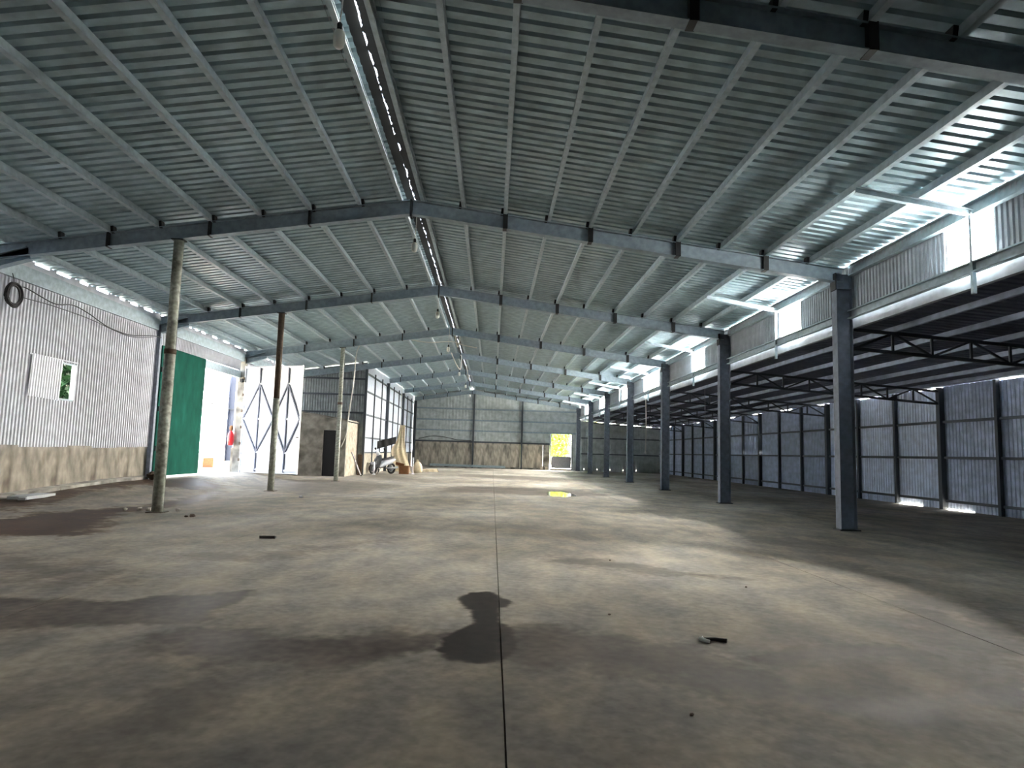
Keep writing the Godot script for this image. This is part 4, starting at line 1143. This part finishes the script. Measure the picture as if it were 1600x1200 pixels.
	part(rg, "cloth", cloth([Vector3(-0.5, 0.02, 0.2), Vector3(-0.45, 0.16, 0), Vector3(-0.5, 0.02, -0.2)], [Vector3(0.5, 0.02, 0.15), Vector3(0.4, 0.2, 0), Vector3(0.5, 0.02, -0.2)], 10, 0.05), M.cream_cloth)
	var pl := thing("leaning_stick", "white stick leaning on the plastered side of the low block", "stick", Vector3(-6.0, 0, -30.4))
	part(pl, "shaft", tube_mesh([Vector3(0.2, 0.02, 0.1), Vector3(-0.29, 1.05, 0.0)], 0.025, 8), M.white_paint)
	part(pl, "end_cap", tube_mesh([Vector3(0.21, 0.0, 0.1), Vector3(0.19, 0.05, 0.1)], 0.035, 8), M.black_rubber)
	var pb := thing("plank_bundle", "dark board standing upright at the corner post of the cross wall", "board", Vector3(-6.1, 0, -31.4))
	box_part(pb, "board", Vector3(-0.1, 0, -0.03), Vector3(0.1, 0.95, 0.03), M.rust_pipe)
	box_part(pb, "batten", Vector3(-0.1, 0.8, 0.03), Vector3(0.1, 0.86, 0.05), M.rust_pipe)
	# long steel channel on blocks before the far wall
	var lb := thing("steel_beam", "long pale steel beam lying on blocks before the far wall", "beam", Vector3(-2.0, 0, -(FAR - 0.95)))
	var st2 := new_st()
	i_beam(st2, Vector3(-2.6, 0.19, 0), Vector3(3.0, 0.15, 0), 0.16, 0.14, Vector3.UP)
	part(lb, "beam", done(st2), M.purlin)
	for x in [-2.3, 0.1, 2.8]:
		box_part(lb, "support_block", Vector3(x - 0.1, 0, -0.12), Vector3(x + 0.1, 0.075 + (0.03 if x < 2.0 else -0.005) * (0.55 if x > 0 and x < 1 else 1.0), 0.12), M.grey_concrete)
	for a in [[3.75, "small pale block on the floor left of the far doorway, end of the pair"], [4.1, "small pale block on the floor touching the far door jamb"]]:
		var k := thing("concrete_block", a[1], "block", Vector3(a[0], 0, -(FAR - 0.4)))
		box_part(k, "body", Vector3(-0.1, 0, -0.1), Vector3(0.1, 0.26, 0.1), M.plaster)
		box_part(k, "cap", Vector3(-0.12, 0.26, -0.12), Vector3(0.12, 0.30, 0.12), M.grey_concrete)

func cloth(l: Array, r: Array, n: int, wave: float) -> ArrayMesh:      # folds between two edges
	var a := curve(l, 5)
	var b := curve(r, 5)
	var st := SurfaceTool.new()
	st.begin(Mesh.PRIMITIVE_TRIANGLES)
	st.set_smooth_group(0)
	var at := func(i: int, j: int, back: float) -> Vector3:
		var t := float(i) / n
		var p: Vector3 = a[j].lerp(b[j], t)
		return p + Vector3(0.3, 0.1, 1.0) * wave * sin(t * 17.0 + j * 0.35) * sin(t * PI * 0.9 + 0.2) + Vector3(0, 0, -back)
	for back in [0.0, 0.006]:
		for i in n:
			for j in a.size() - 1:
				quad(st, at.call(i, j, back), at.call(i, j + 1, back), at.call(i + 1, j + 1, back), at.call(i + 1, j, back))
	return done(st)

# ------------------------------------------------------------------ puddle and litter
func pebble(r: float, seed_: int) -> ArrayMesh:
	var n := FastNoiseLite.new()
	n.seed = seed_
	n.frequency = 0.9
	var st := new_st()
	for i in 5:
		for k in 8:
			var q := []
			for e in [[0, 0], [1, 0], [1, 1], [0, 1]]:
				var th: float = PI * (i + e[0]) / 5.0
				var ph: float = TAU * ((k + e[1]) % 8) / 8.0
				var v := Vector3(sin(th) * cos(ph), cos(th) * 0.6, sin(th) * sin(ph))
				q.append(v * r * (1.0 + 0.5 * n.get_noise_3dv(v * 2.0)) + Vector3(0, r * 0.5, 0))
			quad(st, q[0], q[1], q[2], q[3])
	return done(st)

func build_floor_litter() -> void:
	var pd := thing("puddle", "shallow puddle on the slab mirroring bright daylight", "puddle", Vector3(2.1, 0.003, -20.9))
	var st := new_st()
	var n := FastNoiseLite.new()
	n.seed = 4
	for k in 28:
		var q := []
		for e in [k, k + 1]:
			var a: float = TAU * (e % 28) / 28.0
			var rr := 1.0 + 0.5 * n.get_noise_2d(cos(a) * 90.0, sin(a) * 90.0)
			q.append(Vector3(cos(a) * 0.42 * rr, 0, sin(a) * 1.3 * rr))
		for v in [Vector3.ZERO, q[0], q[1]]: st.add_vertex(v)
	part(pd, "water", done(st), M.water)
	var bp := thing("black_strip", "short black strip lying on the bare slab", "scrap", Vector3(-2.97, 0, -9.25))
	part(bp, "strip", box_mesh(Vector3(0.20, 0.025, 0.09)), M.black_rubber, Transform3D(Basis(Vector3.UP, 0.1), Vector3(0, 0.0125, 0)))
	part(bp, "lip", box_mesh(Vector3(0.20, 0.012, 0.02)), M.black_rubber, Transform3D(Basis(Vector3.UP, 0.1), Vector3(0.0, 0.031, 0.03)))
	var sc := thing("broken_strap", "small white and black broken strap lying on the floor", "scrap", Vector3(1.53, 0, -4.66))
	part(sc, "white_end", tube_mesh(curve([Vector3(-0.085, 0.016, 0.0), Vector3(-0.06, 0.016, 0.03), Vector3(-0.03, 0.012, 0.045)]), 0.016, 8, 0.011), M.white_plastic)
	part(sc, "white_tip", tube_mesh([Vector3(-0.06, 0.02, 0.0), Vector3(-0.05, 0.018, -0.05)], 0.006, 6), M.white_plastic)
	part(sc, "black_strap", tube_mesh(curve([Vector3(-0.045, 0.012, -0.02), Vector3(0.02, 0.013, -0.02), Vector3(0.06, 0.013, 0.0), Vector3(0.095, 0.014, 0.02)]), 0.009, 8, 0.014), M.black_rubber)
	var cl := thing("dark_clod", "small dark clod of dirt on the slab near the first pipe prop", "clod", Vector3(-5.02, 0, -11.63))
	part(cl, "lump", pebble(0.05, 8), M.rust_pipe)
	part(cl, "crumb", pebble(0.03, 9), M.rust_pipe, Transform3D(Basis(), Vector3(-0.09, 0, 0.02)))
	var spots := [[-6.15, 12.45, 0.06], [-6.4, 12.6, 0.05], [-6.28, 12.9, 0.045], [-5.68, 12.55, 0.05], [-6.6, 12.5, 0.04]]
	for a in spots:
		var s := thing("rubble_stone", "small pale stone lying around the foot of the mottled pipe prop", "stone", Vector3(a[0], 0, -a[1]), "stones at the prop foot")
		part(s, "stone", pebble(a[2], int(a[2] * 1000)), M.stone)
	var ps := thing("paving_slab", "broken white slab lying at the foot of the left wall", "slab", Vector3(-9.0, floor_height(-9.0, 13.6), -13.6))
	part(ps, "slab", box_mesh(Vector3(0.35, 0.06, 1.0)), M.white_wall, Transform3D(Basis(Vector3.UP, 0.1), Vector3(0, 0.03, 0)))
	part(ps, "broken_edge", box_mesh(Vector3(0.12, 0.05, 0.3)), M.white_wall, Transform3D(Basis(Vector3.UP, 0.5), Vector3(0.16, 0.025, 0.5)))
	var lone := [[1.43, 8.05, 0.013, "tiny dark pebble on the right half of the slab, the furthest of three"], [2.5, 6.6, 0.012, "tiny dark pebble beside the right slab joint"], [0.95, 5.35, 0.012, "tiny dark pebble between strap and wet stain"], [1.0, 3.35, 0.011, "tiny dark pebble on the dusty slab before the damp band"]]
	for a in lone:
		var s := thing("pebble", a[3], "pebble", Vector3(a[0], 0, -a[1]))
		part(s, "stone", pebble(a[2], int(a[1] * 10)), M.rust_pipe)
	var ch := thing("white_chip", "small white chip on the slab before the white gate leaf", "chip", Vector3(-4.6, 0, -16.6))
	part(ch, "chip", pebble(0.05, 77), M.white_wall)
	var wb := thing("dirt_lump", "dark brown lump of earth at the foot of the wall post", "clod", Vector3(-9.12, floor_height(-9.12, 18.6), -18.6))
	part(wb, "lump", pebble(0.2, 31), M.rust_pipe)
	part(wb, "crumb", pebble(0.1, 32), M.rust_pipe, Transform3D(Basis(), Vector3(0.25, 0, 0.1)))
